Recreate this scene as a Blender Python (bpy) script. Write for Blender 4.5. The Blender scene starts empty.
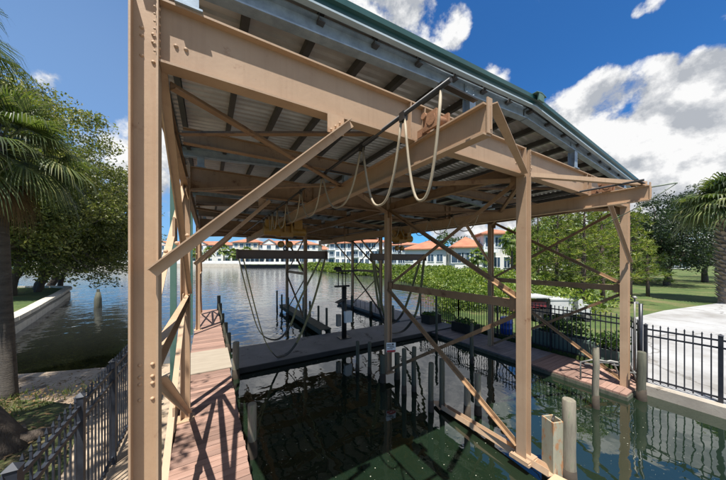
import bpy, bmesh, math, random
from mathutils import Vector as V, Matrix, Quaternion
R = math.radians
scn = bpy.context.scene
COL = scn.collection
rnd = random.Random(7)

# ------------------------------------------------------------------ frame of reference
# x runs across the slips, y runs out along them, z = 0 is the water; metres.
CAM = V((0.306, -1.930, 2.85))
AX, AY = V((.8585, -.5128, 0)), V((.5128, .8585, 0))       # camera right / forward on the ground
def at(px, Y, z=0.0):
    """ground position at a bearing given in photo pixels and a depth in metres"""
    p = CAM + AX * ((px - 363) / 260 * Y) + AY * Y
    return V((p.x, p.y, z))

# ------------------------------------------------------------------ mesh builder
class MB:
    def __init__(s): s.v = []; s.f = []; s.mi = []; s.sm = []
    def add(s, vs, fs, mi=0, smooth=False):
        o = len(s.v); s.v += [V(p) for p in vs]
        for f in fs: s.f.append([i + o for i in f]); s.mi.append(mi); s.sm.append(smooth)
    def box(s, c, size, rot=None, mi=0):
        c = V(c); hx, hy, hz = [k / 2 for k in size]
        vs = [V((x, y, z)) for x in (-hx, hx) for y in (-hy, hy) for z in (-hz, hz)]
        if rot is not None: vs = [rot @ p for p in vs]
        s.add([p + c for p in vs], [(0, 1, 3, 2), (4, 6, 7, 5), (0, 4, 5, 1), (2, 3, 7, 6), (0, 2, 6, 4), (1, 5, 7, 3)], mi)
    def bx(s, a, b, mi=0):
        a = V(a); b = V(b); d = b - a
        s.box((a + b) / 2, [abs(k) for k in d], None, mi)
    def extr(s, p0, p1, prof, up=(0, 0, 1), mi=0, smooth=False):
        p0 = V(p0); p1 = V(p1); d = (p1 - p0).normalized(); up = V(up)
        side = d.cross(up)
        if side.length < 1e-4: side = d.cross(V((0, 1, 0)))
        side.normalize(); u = side.cross(d)
        n = len(prof)
        vs = [p0 + side * a + u * b for a, b in prof] + [p1 + side * a + u * b for a, b in prof]
        o = len(s.v); s.v += vs
        for i in range(n):
            j = (i + 1) % n; s.f.append([o + i, o + j, o + n + j, o + n + i]); s.mi.append(mi); s.sm.append(smooth)
        s.f.append([o + i for i in reversed(range(n))]); s.mi.append(mi); s.sm.append(False)
        s.f.append([o + n + i for i in range(n)]); s.mi.append(mi); s.sm.append(False)
    def tube(s, pts, r, n=8, mi=0, cap=True):
        pts = [V(p) for p in pts]; m = len(pts)
        rs = r if isinstance(r, (list, tuple)) else [r] * m
        o = len(s.v); ref = None
        for i, p in enumerate(pts):
            d = (pts[min(i + 1, m - 1)] - pts[max(i - 1, 0)]).normalized()
            if ref is None:
                ref = d.cross(V((0, 0, 1)))
                if ref.length < 1e-3: ref = V((1, 0, 0))
            ref = (ref - d * ref.dot(d))
            if ref.length < 1e-5: ref = d.orthogonal()
            ref.normalize(); b = d.cross(ref)
            for k in range(n):
                a = 2 * math.pi * k / n
                s.v.append(p + (ref * math.cos(a) + b * math.sin(a)) * rs[i])
        for i in range(m - 1):
            for k in range(n):
                k2 = (k + 1) % n
                s.f.append([o + i * n + k, o + i * n + k2, o + (i + 1) * n + k2, o + (i + 1) * n + k]); s.mi.append(mi); s.sm.append(True)
        if cap:
            s.f.append([o + k for k in reversed(range(n))]); s.mi.append(mi); s.sm.append(False)
            s.f.append([o + (m - 1) * n + k for k in range(n)]); s.mi.append(mi); s.sm.append(False)
    def dome(s, c, nrm, r, mi=0, n=8):
        """a rivet / bolt head"""
        c = V(c); nrm = V(nrm).normalized(); a = nrm.orthogonal().normalized(); b = nrm.cross(a)
        rings = [(1, 0), (.8, .5), (.35, .75)]
        o = len(s.v)
        for rr, h in rings:
            for k in range(n):
                t = 2 * math.pi * k / n
                s.v.append(c + (a * math.cos(t) + b * math.sin(t)) * r * rr + nrm * r * h)
        s.v.append(c + nrm * r * .8)
        for q in range(2):
            for k in range(n):
                k2 = (k + 1) % n
                s.f.append([o + q * n + k, o + q * n + k2, o + (q + 1) * n + k2, o + (q + 1) * n + k]); s.mi.append(mi); s.sm.append(True)
        for k in range(n):
            s.f.append([o + 2 * n + k, o + 2 * n + (k + 1) % n, o + 3 * n]); s.mi.append(mi); s.sm.append(True)
    def lathe(s, c, prof, n=12, mi=0, axis=(0, 0, 1)):
        c = V(c); ax = V(axis).normalized(); a = ax.orthogonal().normalized(); b = ax.cross(a); o = len(s.v)
        for r, h in prof:
            for k in range(n):
                t = 2 * math.pi * k / n
                s.v.append(c + (a * math.cos(t) + b * math.sin(t)) * r + ax * h)
        for i in range(len(prof) - 1):
            for k in range(n):
                k2 = (k + 1) % n
                s.f.append([o + i * n + k, o + i * n + k2, o + (i + 1) * n + k2, o + (i + 1) * n + k]); s.mi.append(mi); s.sm.append(True)
        s.f.append([o + k for k in reversed(range(n))]); s.mi.append(mi); s.sm.append(False)
        e = o + (len(prof) - 1) * n
        s.f.append([e + k for k in range(n)]); s.mi.append(mi); s.sm.append(False)
    def build(s, name, mats, parent=None, recalc=True, loc=None):
        if not isinstance(mats, (list, tuple)): mats = [mats]
        off = WL[parent.name] if parent is not None else (V(loc) if loc is not None else V((0, 0, 0)))
        me = bpy.data.meshes.new(name)
        me.from_pydata([tuple(p - off) for p in s.v], [], s.f)
        for m in mats: me.materials.append(m)
        me.polygons.foreach_set('material_index', s.mi); me.polygons.foreach_set('use_smooth', s.sm)
        if recalc and len(s.f) < 60000:
            bm = bmesh.new(); bm.from_mesh(me); bmesh.ops.recalc_face_normals(bm, faces=bm.faces); bm.to_mesh(me); bm.free()
        me.update()
        o = bpy.data.objects.new(name, me); COL.objects.link(o)
        if parent is not None: o.parent = parent; WL[o.name] = off
        else: o.location = off; WL[o.name] = off
        return o
WL = {}
def tag(o, label, cat, group=None, kind=None):
    o['label'] = label; o['category'] = cat
    if group: o['group'] = group
    if kind: o['kind'] = kind
    return o
def thing(name, loc, label, cat, group=None):
    o = bpy.data.objects.new(name, None); COL.objects.link(o); o.location = loc; o.empty_display_size = .2
    WL[o.name] = V(loc); return tag(o, label, cat, group)
def struct(mb, name, mat, label=None):
    o = mb.build(name, mat, recalc=True); o['kind'] = 'structure'
    if label: o['label'] = label
    return o
def copy_tree(o, loc, label=None):
    """a copy of a thing together with copies of its parts and sub-parts"""
    c = o.copy(); COL.objects.link(c); c.location = loc
    if label: c['label'] = label
    for ch in list(o.children):
        d = ch.copy(); COL.objects.link(d); d.parent = c
        for g in list(ch.children):
            e = g.copy(); COL.objects.link(e); e.parent = d
    return c

# profiles ----------------------------------------------------------------------------
def prI(d, b, tf=.014, tw=.010):
    h = d / 2; w = b / 2; t = tw / 2
    return [(-w, -h), (w, -h), (w, -h + tf), (t, -h + tf), (t, h - tf), (w, h - tf), (w, h), (-w, h), (-w, h - tf), (-t, h - tf), (-t, -h + tf), (-w, -h + tf)]
def prL(a, b, t=.010): return [(0, 0), (a, 0), (a, t), (t, t), (t, b), (0, b)]
def prLm(a, b, t=.010): return [(0, 0), (0, b), (-t, b), (-t, t), (-a, t), (-a, 0)]
def prC(d, b, t=.010):
    h = d / 2
    return [(0, -h), (b, -h), (b, -h + t), (t, -h + t), (t, h - t), (b, h - t), (b, h), (0, h)]
def prR(a, b): return [(-a / 2, -b / 2), (a / 2, -b / 2), (a / 2, b / 2), (-a / 2, b / 2)]

# ------------------------------------------------------------------ materials
def newmat(name):
    m = bpy.data.materials.new(name); m.use_nodes = True
    nt = m.node_tree; return m, nt, nt.nodes['Principled BSDF']
def nd(nt, t, **kw):
    n = nt.nodes.new(t)
    for k, v in kw.items():
        if k in n.inputs.keys() if hasattr(n.inputs, 'keys') else False: n.inputs[k].default_value = v
        else: setattr(n, k, v)
    return n
def noise(nt, vec, scale, detail=5, rough=.6, dist=0):
    n = nt.nodes.new('ShaderNodeTexNoise'); n.inputs['Scale'].default_value = scale
    n.inputs['Detail'].default_value = detail; n.inputs['Roughness'].default_value = rough; n.inputs['Distortion'].default_value = dist
    if vec is not None: nt.links.new(vec, n.inputs['Vector'])
    return n
def ramp(nt, fac, stops):
    r = nt.nodes.new('ShaderNodeValToRGB'); el = r.color_ramp.elements
    while len(el) < len(stops): el.new(.5)
    for e, (p, c) in zip(el, stops): e.position = p; e.color = (*c, 1) if len(c) == 3 else c
    nt.links.new(fac, r.inputs['Fac']); return r
def mixc(nt, fac, a, b, mode='MIX'):
    m = nt.nodes.new('ShaderNodeMix'); m.data_type = 'RGBA'; m.blend_type = mode
    for s, v in ((0, fac), (6, a), (7, b)):
        if isinstance(v, (int, float)): m.inputs[s].default_value = v
        elif isinstance(v, tuple): m.inputs[s].default_value = (*v, 1)
        else: nt.links.new(v, m.inputs[s])
    return m.outputs[2]
def mapping(nt, out, sc):
    m = nt.nodes.new('ShaderNodeMapping'); m.inputs['Scale'].default_value = sc; nt.links.new(out, m.inputs['Vector']); return m.outputs[0]
def bump(nt, bs, h, strength, dist):
    b = nt.nodes.new('ShaderNodeBump'); b.inputs['Strength'].default_value = strength; b.inputs['Distance'].default_value = dist
    nt.links.new(h, b.inputs['Height']); nt.links.new(b.outputs[0], bs.inputs['Normal'])
def surf(name, c1, c2, scale=3, rough=.6, metal=0, bmp=.15, bscale=30, bdist=.004, spots=None, spot_at=.62, spot_scale=6, stretch=(1, 1, 1), island=0, spec=.5, rvar=.15):
    m, nt, bs = newmat(name)
    tc = nt.nodes.new('ShaderNodeTexCoord'); vec = mapping(nt, tc.outputs['Object'], stretch)
    n = noise(nt, vec, scale, 6, .65)
    r = ramp(nt, n.outputs['Fac'], [(.3, c1), (.7, c2)]); col = r.outputs[0]
    if island:
        g = nt.nodes.new('ShaderNodeNewGeometry')
        rr = ramp(nt, g.outputs['Random Per Island'], [(0, (1 - island,) * 3), (1, (1 + island,) * 3)])
        col = mixc(nt, 1.0, col, rr.outputs[0], 'MULTIPLY')
    if spots:
        n2 = noise(nt, vec, spot_scale, 8, .7)
        r2 = ramp(nt, n2.outputs['Fac'], [(spot_at, (0, 0, 0)), (spot_at + .06, (1, 1, 1))])
        col = mixc(nt, r2.outputs[0], col, spots)
    nt.links.new(col, bs.inputs['Base Color'])
    n3 = noise(nt, vec, bscale, 6, .6)
    mr = nt.nodes.new('ShaderNodeMapRange'); mr.inputs[3].default_value = rough - rvar; mr.inputs[4].default_value = min(1, rough + rvar)
    nt.links.new(n.outputs['Fac'], mr.inputs[0]); nt.links.new(mr.outputs[0], bs.inputs['Roughness'])
    bs.inputs['Metallic'].default_value = metal; bs.inputs['Specular IOR Level'].default_value = spec
    if bmp: bump(nt, bs, n3.outputs['Fac'], bmp, bdist)
    return m
def leafmat(name, cols, trans=.35, rough=.45):
    m, nt, bs = newmat(name)
    g = nt.nodes.new('ShaderNodeNewGeometry')
    r = ramp(nt, g.outputs['Random Per Island'], [(i / (len(cols) - 1), c) for i, c in enumerate(cols)])
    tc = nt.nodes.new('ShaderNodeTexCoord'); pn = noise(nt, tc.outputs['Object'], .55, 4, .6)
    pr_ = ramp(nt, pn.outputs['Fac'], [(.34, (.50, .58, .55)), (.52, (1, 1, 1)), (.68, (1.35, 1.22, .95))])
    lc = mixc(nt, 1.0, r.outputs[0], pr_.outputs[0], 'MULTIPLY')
    nt.links.new(lc, bs.inputs['Base Color']); bs.inputs['Roughness'].default_value = rough
    t = nt.nodes.new('ShaderNodeBsdfTranslucent'); nt.links.new(mixc(nt, 1.0, lc, (1.3, 1.5, .7), 'MULTIPLY'), t.inputs['Color'])
    mx = nt.nodes.new('ShaderNodeMixShader'); mx.inputs[0].default_value = trans
    nt.links.new(bs.outputs[0], mx.inputs[1]); nt.links.new(t.outputs[0], mx.inputs[2])
    nt.links.new(mx.outputs[0], nt.nodes['Material Output'].inputs['Surface'])
    return m

M = {}
M['tan'] = surf('tan_steel_paint', (.335, .23, .142), (.42, .295, .188), 2.2, .55, 0, .12, 45, .003, spots=(.20, .085, .04), spot_at=.70, spot_scale=9)
M['tan2'] = surf('tan_steel_paint_shaded_rusty', (.20, .125, .070), (.31, .20, .118), 3.5, .6, 0, .15, 45, .003, spots=(.13, .05, .022), spot_at=.64, spot_scale=7)
def steel(name, c1, c2, chip, chip_at, run):
    m, nt, bs = newmat(name)
    tc = nt.nodes.new('ShaderNodeTexCoord'); O = tc.outputs['Object']
    n = noise(nt, O, 1.7, 6, .65); col = ramp(nt, n.outputs['Fac'], [(.3, c1), (.7, c2)]).outputs[0]
    oi = nt.nodes.new('ShaderNodeObjectInfo'); rr = ramp(nt, oi.outputs['Random'], [(0, (.86, .85, .84)), (1, (1.08, 1.07, 1.05))])
    col = mixc(nt, 1.0, col, rr.outputs[0], 'MULTIPLY')
    nr = noise(nt, mapping(nt, O, (17, 17, .7)), 1.0, 5, .7); r1 = ramp(nt, nr.outputs['Fac'], [(.52, (0, 0, 0)), (.80, (run,) * 3)])
    col = mixc(nt, r1.outputs[0], col, (.16, .075, .035))
    ns = noise(nt, O, 5.5, 9, .72); r2 = ramp(nt, ns.outputs['Fac'], [(chip_at - .07, (0, 0, 0)), (chip_at, (.45,) * 3), (chip_at + .05, (.95,) * 3)])
    col = mixc(nt, r2.outputs[0], col, chip)
    nc = noise(nt, O, 38, 4, .7); r3 = ramp(nt, nc.outputs['Fac'], [(.70, (0, 0, 0)), (.74, (.8,) * 3)])
    col = mixc(nt, r3.outputs[0], col, (.11, .05, .025))
    nt.links.new(col, bs.inputs['Base Color']); bs.inputs['Roughness'].default_value = .6; bs.inputs['Specular IOR Level'].default_value = .4
    nb = noise(nt, O, 26, 7, .65); bump(nt, bs, nb.outputs['Fac'], .28, .004)
    return m
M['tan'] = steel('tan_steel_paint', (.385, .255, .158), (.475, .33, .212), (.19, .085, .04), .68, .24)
M['tan2'] = steel('tan_steel_paint_shaded_rusty', (.20, .118, .060), (.315, .195, .105), (.11, .045, .02), .62, .5)  # tan paint darkened to carry the shade under the roof, plus heavier rust
M['galv'] = surf('galvanised_steel', (.20, .25, .30), (.36, .43, .49), 9, .5, .3, .05, 60)
M['deck'] = surf('roof_sheet_underside', (.44, .42, .40), (.64, .62, .59), 2.5, .34, .35, .05, 40, .002, spots=(.10, .075, .055), spot_at=.66, spot_scale=3, stretch=(1, 1, 1))
M['purlin'] = surf('dark_purlin_steel', (.045, .043, .042), (.085, .08, .077), 5, .6)
M['green'] = surf('green_trim_sheet', (.008, .048, .045), (.014, .068, .064), 3, .35, 0, .03, spec=.5)
M['trimwhite'] = surf('pale_drip_edge', (.26, .33, .36), (.36, .43, .46), 3, .4)
M['dpipe'] = surf('downspout_green', (.05, .12, .095), (.09, .17, .14), 3, .45)
M['board'] = surf('weathered_red_boards', (.205, .118, .085), (.305, .19, .145), 5, .8, 0, .3, 60, .003, island=.32, stretch=(.35, 2, 2))
M['ply'] = surf('plywood', (.26, .215, .16), (.34, .29, .22), 3, .8, 0, .15, stretch=(.6, 3, 1), spots=(.26, .19, .12), spot_at=.66)
M['fdock'] = surf('dark_grey_dock_surface', (.155, .146, .14), (.25, .235, .225), 1.3, .85, 0, .5, 90, .006, spots=(.04, .035, .03), spot_at=.60, spot_scale=2.2)
M['fside'] = surf('black_dock_float', (.012, .012, .012), (.03, .03, .028), 4, .6)
M['pile'] = surf('treated_pile_wood', (.045, .05, .034), (.12, .115, .08), 3, .85, 0, .5, 30, .01, stretch=(6, 6, .7), spots=(.07, .06, .045), spot_at=.60, spot_scale=3)
M['palep'] = surf('bleached_pile_wood', (.13, .115, .08), (.27, .235, .175), 4, .85, 0, .5, 30, .01, stretch=(6, 6, .7), spots=(.15, .17, .10), spot_at=.56, spot_scale=4)
M['rustpale'] = surf('pale_post_with_rust', (.25, .24, .17), (.34, .31, .22), 3, .8, 0, .3, 30, .006, stretch=(3, 3, 1), spots=(.34, .17, .075), spot_at=.52, spot_scale=4)
M['fence'] = surf('black_fence_paint', (.015, .016, .02), (.035, .037, .045), 6, .35, .2, .05)
M['fence2'] = surf('grey_blue_fence_paint', (.020, .023, .030), (.040, .046, .058), 6, .5, 0, .05, spec=.25)
M['conc'] = surf('old_concrete', (.27, .235, .19), (.40, .355, .29), 2.5, .9, 0, .4, 40, .008, spots=(.14, .115, .085), spot_at=.58, spot_scale=3)
M['wallc'] = surf('pale_seawall_concrete', (.40, .36, .29), (.54, .49, .40), 1.6, .9, 0, .4, 30, .008, spots=(.20, .17, .12), spot_at=.60, spot_scale=2)
M['paving'] = surf('pale_concrete_paving', (.33, .33, .325), (.40, .40, .395), .6, .9, 0, .2, 50, .004, spots=(.40, .37, .32), spot_at=.66, spot_scale=.9)
M['sand'] = surf('sandy_shore', (.25, .18, .115), (.46, .36, .255), 1.8, .95, 0, .6, 30, .02, spots=(.11, .08, .05), spot_at=.57, spot_scale=2)
M['yellow'] = surf('yellow_hoist_paint', (.25, .125, .018), (.34, .185, .03), 4, .45, 0, .1, spots=(.12, .06, .02), spot_at=.58)
M['dark'] = surf('dark_steel', (.02, .018, .016), (.045, .04, .036), 5, .5, .3)
M['rust'] = surf('rusty_iron', (.16, .07, .03), (.34, .17, .085), 8, .85, 0, .5, 40, .006)
M['browni'] = surf('brown_lifting_beam_paint', (.085, .055, .04), (.13, .085, .06), 3, .55, spots=(.05, .03, .02), spot_at=.6)
M['webbing'] = surf('olive_sling_webbing', (.20, .18, .075), (.30, .27, .13), 6, .85, 0, .2, 80)
M['wetweb'] = surf('wet_dark_sling', (.03, .027, .02), (.055, .05, .035), 6, .7, 0, .2, 80)
M['cable'] = surf('pale_cable_sheath', (.25, .20, .13), (.34, .28, .19), 6, .6)
M['rope'] = surf('pale_green_hose', (.17, .20, .15), (.25, .28, .22), 6, .6)
M['alum'] = surf('aluminium', (.20, .19, .17), (.30, .285, .26), 6, .5, .4)
M['white'] = surf('white_paint', (.68, .70, .70), (.78, .79, .78), 4, .45)
M['cartw'] = surf('dusty_white_paint', (.40, .41, .40), (.52, .52, .50), 3, .5, spots=(.22, .21, .19), spot_at=.6)
M['stucco'] = surf('white_stucco', (.62, .61, .58), (.72, .71, .68), .5, .9, 0, .1, 20, .01)
M['stuccob'] = surf('pale_blue_stucco', (.52, .57, .60), (.60, .65, .67), .5, .9, 0, .1, 20, .01)
M['cream'] = surf('cream_stucco', (.56, .50, .40), (.66, .60, .49), .5, .9, 0, .1, 20, .01)
M['tile'] = surf('terracotta_roof_tiles', (.27, .095, .05), (.42, .18, .095), .5, .8, 0, .6, 4, .05)
M['glass'] = surf('dark_blue_window_glass', (.03, .05, .08), (.06, .10, .15), 1, .12, 0, 0)
M['red'] = surf('red_sign_paint', (.45, .02, .02), (.52, .03, .03), 5, .4)
M['blue'] = surf('blue_plastic', (.02, .07, .40), (.03, .10, .50), 5, .35)
M['maroon'] = surf('maroon_vinyl', (.13, .015, .02), (.18, .02, .03), 5, .5)
M['tyre'] = surf('black_rubber', (.012, .012, .012), (.025, .025, .025), 9, .8)
M['bark'] = surf('oak_bark', (.055, .042, .032), (.13, .10, .075), 4, .95, 0, 1, 18, .03, stretch=(3, 3, .6))
M['pbark'] = surf('pine_bark', (.075, .05, .036), (.15, .105, .08), 5, .95, 0, .9, 20, .02, stretch=(3, 3, .7))
M['palmbark'] = surf('palm_trunk', (.055, .046, .038), (.13, .11, .088), 5, .95, 0, .9, 24, .02, stretch=(1, 1, 4), spots=(.22, .205, .18), spot_at=.62)
M['boot'] = surf('dry_palm_boots', (.24, .17, .125), (.44, .35, .285), 5, .9, 0, .5, 30, .01, island=.3)
M['planter'] = surf('green_grey_planter', (.12, .17, .14), (.17, .23, .19), 4, .7)
M['soil'] = surf('dark_soil', (.03, .022, .015), (.06, .045, .03), 8, .95)
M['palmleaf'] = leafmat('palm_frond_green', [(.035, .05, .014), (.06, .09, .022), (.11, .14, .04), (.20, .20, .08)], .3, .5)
M['deadleaf'] = leafmat('dead_palm_frond', [(.12, .075, .035), (.20, .13, .065)], .2, .8)
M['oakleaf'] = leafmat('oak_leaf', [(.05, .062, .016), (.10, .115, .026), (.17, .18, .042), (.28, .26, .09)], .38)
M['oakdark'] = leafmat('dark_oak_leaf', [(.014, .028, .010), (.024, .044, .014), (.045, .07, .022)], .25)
M['pineleaf'] = leafmat('pine_needle', [(.06, .10, .014), (.12, .17, .022), (.20, .235, .034), (.28, .28, .05)], .35)
M['mangrove'] = leafmat('mangrove_leaf', [(.05, .09, .012), (.10, .16, .02), (.17, .23, .03), (.24, .28, .05)], .35)
M['shrub'] = leafmat('shrub_leaf', [(.03, .07, .015), (.06, .12, .02), (.11, .18, .03)], .3)
M['farwood'] = leafmat('far_wood_leaf', [(.03, .055, .02), (.05, .085, .03), (.075, .11, .04)], .2)
M['blade'] = leafmat('grass_blade', [(.05, .085, .018), (.10, .14, .03), (.17, .18, .06)], .3)
M['speck'] = surf('floating_pollen', (.26, .26, .19), (.4, .4, .32), 5, .9)

def pavemat():
    m, nt, bs = newmat('pale_concrete_paving'); tc = nt.nodes.new('ShaderNodeTexCoord'); O = tc.outputs['Object']
    n = noise(nt, O, .5, 8, .65); col = ramp(nt, n.outputs['Fac'], [(.32, (.21, .20, .185)), (.5, (.315, .31, .30)), (.7, (.385, .385, .38))]).outputs[0]
    nw = noise(nt, O, .9, 5, .6); wv = nt.nodes.new('ShaderNodeVectorMath'); wv.operation = 'MULTIPLY_ADD'; wv.inputs[1].default_value = (1.4, 1.4, 0)
    nt.links.new(nw.outputs['Color'], wv.inputs[0]); nt.links.new(O, wv.inputs[2])
    vo = nt.nodes.new('ShaderNodeTexVoronoi'); vo.feature = 'DISTANCE_TO_EDGE'; vo.inputs['Scale'].default_value = .17; nt.links.new(wv.outputs[0], vo.inputs['Vector'])
    r = ramp(nt, vo.outputs['Distance'], [(.0, (.8, .8, .8)), (.003, (.5,) * 3), (.007, (0, 0, 0))]); col = mixc(nt, r.outputs[0], col, (.10, .09, .075))
    n2 = noise(nt, O, 2.2, 9, .75); r2 = ramp(nt, n2.outputs['Fac'], [(.55, (0, 0, 0)), (.68, (.6,) * 3)]); col = mixc(nt, r2.outputs[0], col, (.20, .18, .15))
    nt.links.new(col, bs.inputs['Base Color']); bs.inputs['Roughness'].default_value = .9
    n3 = noise(nt, O, 60, 4, .7); bump(nt, bs, n3.outputs['Fac'], .3, .006); return m
M['paving'] = pavemat()
def grassmat(name, c1, c2, c3, s=.5):
    m, nt, bs = newmat(name)
    tc = nt.nodes.new('ShaderNodeTexCoord')
    n = noise(nt, tc.outputs['Object'], s, 8, .7); n2 = noise(nt, tc.outputs['Object'], 18, 4, .7)
    r = ramp(nt, n.outputs['Fac'], [(.36, c1), (.5, c2), (.64, c3)])
    r2 = ramp(nt, n2.outputs['Fac'], [(.3, (.45, .47, .45)), (.7, (1.35, 1.3, 1.2))])
    nt.links.new(mixc(nt, 1.0, r.outputs[0], r2.outputs[0], 'MULTIPLY'), bs.inputs['Base Color'])
    bs.inputs['Roughness'].default_value = .95; bump(nt, bs, n2.outputs['Fac'], .8, .05)
    return m
M['lawn'] = grassmat('lawn', (.045, .078, .016), (.07, .11, .022), (.15, .14, .055))
M['lawnl'] = grassmat('shaded_lawn', (.15, .105, .06), (.07, .085, .025), (.06, .085, .02), 1.4)

def watermat():
    m, nt, bs = newmat('murky_green_water')
    tc = nt.nodes.new('ShaderNodeTexCoord'); vec = tc.outputs['Object']
    n0 = noise(nt, vec, .35, 3, .5)
    r = ramp(nt, n0.outputs['Fac'], [(.3, (.006, .013, .007)), (.7, (.010, .019, .010))])
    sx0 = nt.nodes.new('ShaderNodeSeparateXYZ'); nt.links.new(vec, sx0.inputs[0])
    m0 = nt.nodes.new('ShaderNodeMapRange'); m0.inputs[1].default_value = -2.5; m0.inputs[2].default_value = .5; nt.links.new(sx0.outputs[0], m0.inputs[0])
    wc = mixc(nt, m0.outputs[0], (.0035, .0042, .003), r.outputs[0])  # left cove darkened in the colour to stand in for tree shade
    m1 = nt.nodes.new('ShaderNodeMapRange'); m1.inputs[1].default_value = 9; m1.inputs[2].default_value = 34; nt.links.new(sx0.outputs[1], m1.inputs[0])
    wc = mixc(nt, m1.outputs[0], wc, (.062, .066, .066))      # open basin paled in its base colour for the bright sky reflection
    nt.links.new(wc, bs.inputs['Base Color'])
    bs.inputs['Roughness'].default_value = .015; bs.inputs['IOR'].default_value = 1.85
    bs.inputs['Specular IOR Level'].default_value = .66
    na = noise(nt, vec, 1.1, 2, .45, .8); nb = noise(nt, vec, 5, 2, .5, .3); nc = noise(nt, vec, .5, 2, .5)
    a = nt.nodes.new('ShaderNodeMath'); a.operation = 'MULTIPLY_ADD'; a.inputs[1].default_value = .16
    nt.links.new(nb.outputs['Fac'], a.inputs[0]); nt.links.new(na.outputs['Fac'], a.inputs[2])
    b = nt.nodes.new('ShaderNodeBump'); b.inputs['Distance'].default_value = .055; b.inputs['Strength'].default_value = .42
    # calmer in the slips, livelier out on the open water
    sx = nt.nodes.new('ShaderNodeSeparateXYZ'); nt.links.new(vec, sx.inputs[0])
    mr = nt.nodes.new('ShaderNodeMapRange'); mr.inputs[1].default_value = 3; mr.inputs[2].default_value = 14; mr.inputs[3].default_value = .16; mr.inputs[4].default_value = .7
    nt.links.new(sx.outputs[1], mr.inputs[0]); nt.links.new(mr.outputs[0], b.inputs['Strength'])
    nt.links.new(a.outputs[0], b.inputs['Height']); nt.links.new(b.outputs[0], bs.inputs['Normal'])
    return m
M['water'] = watermat()

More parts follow.
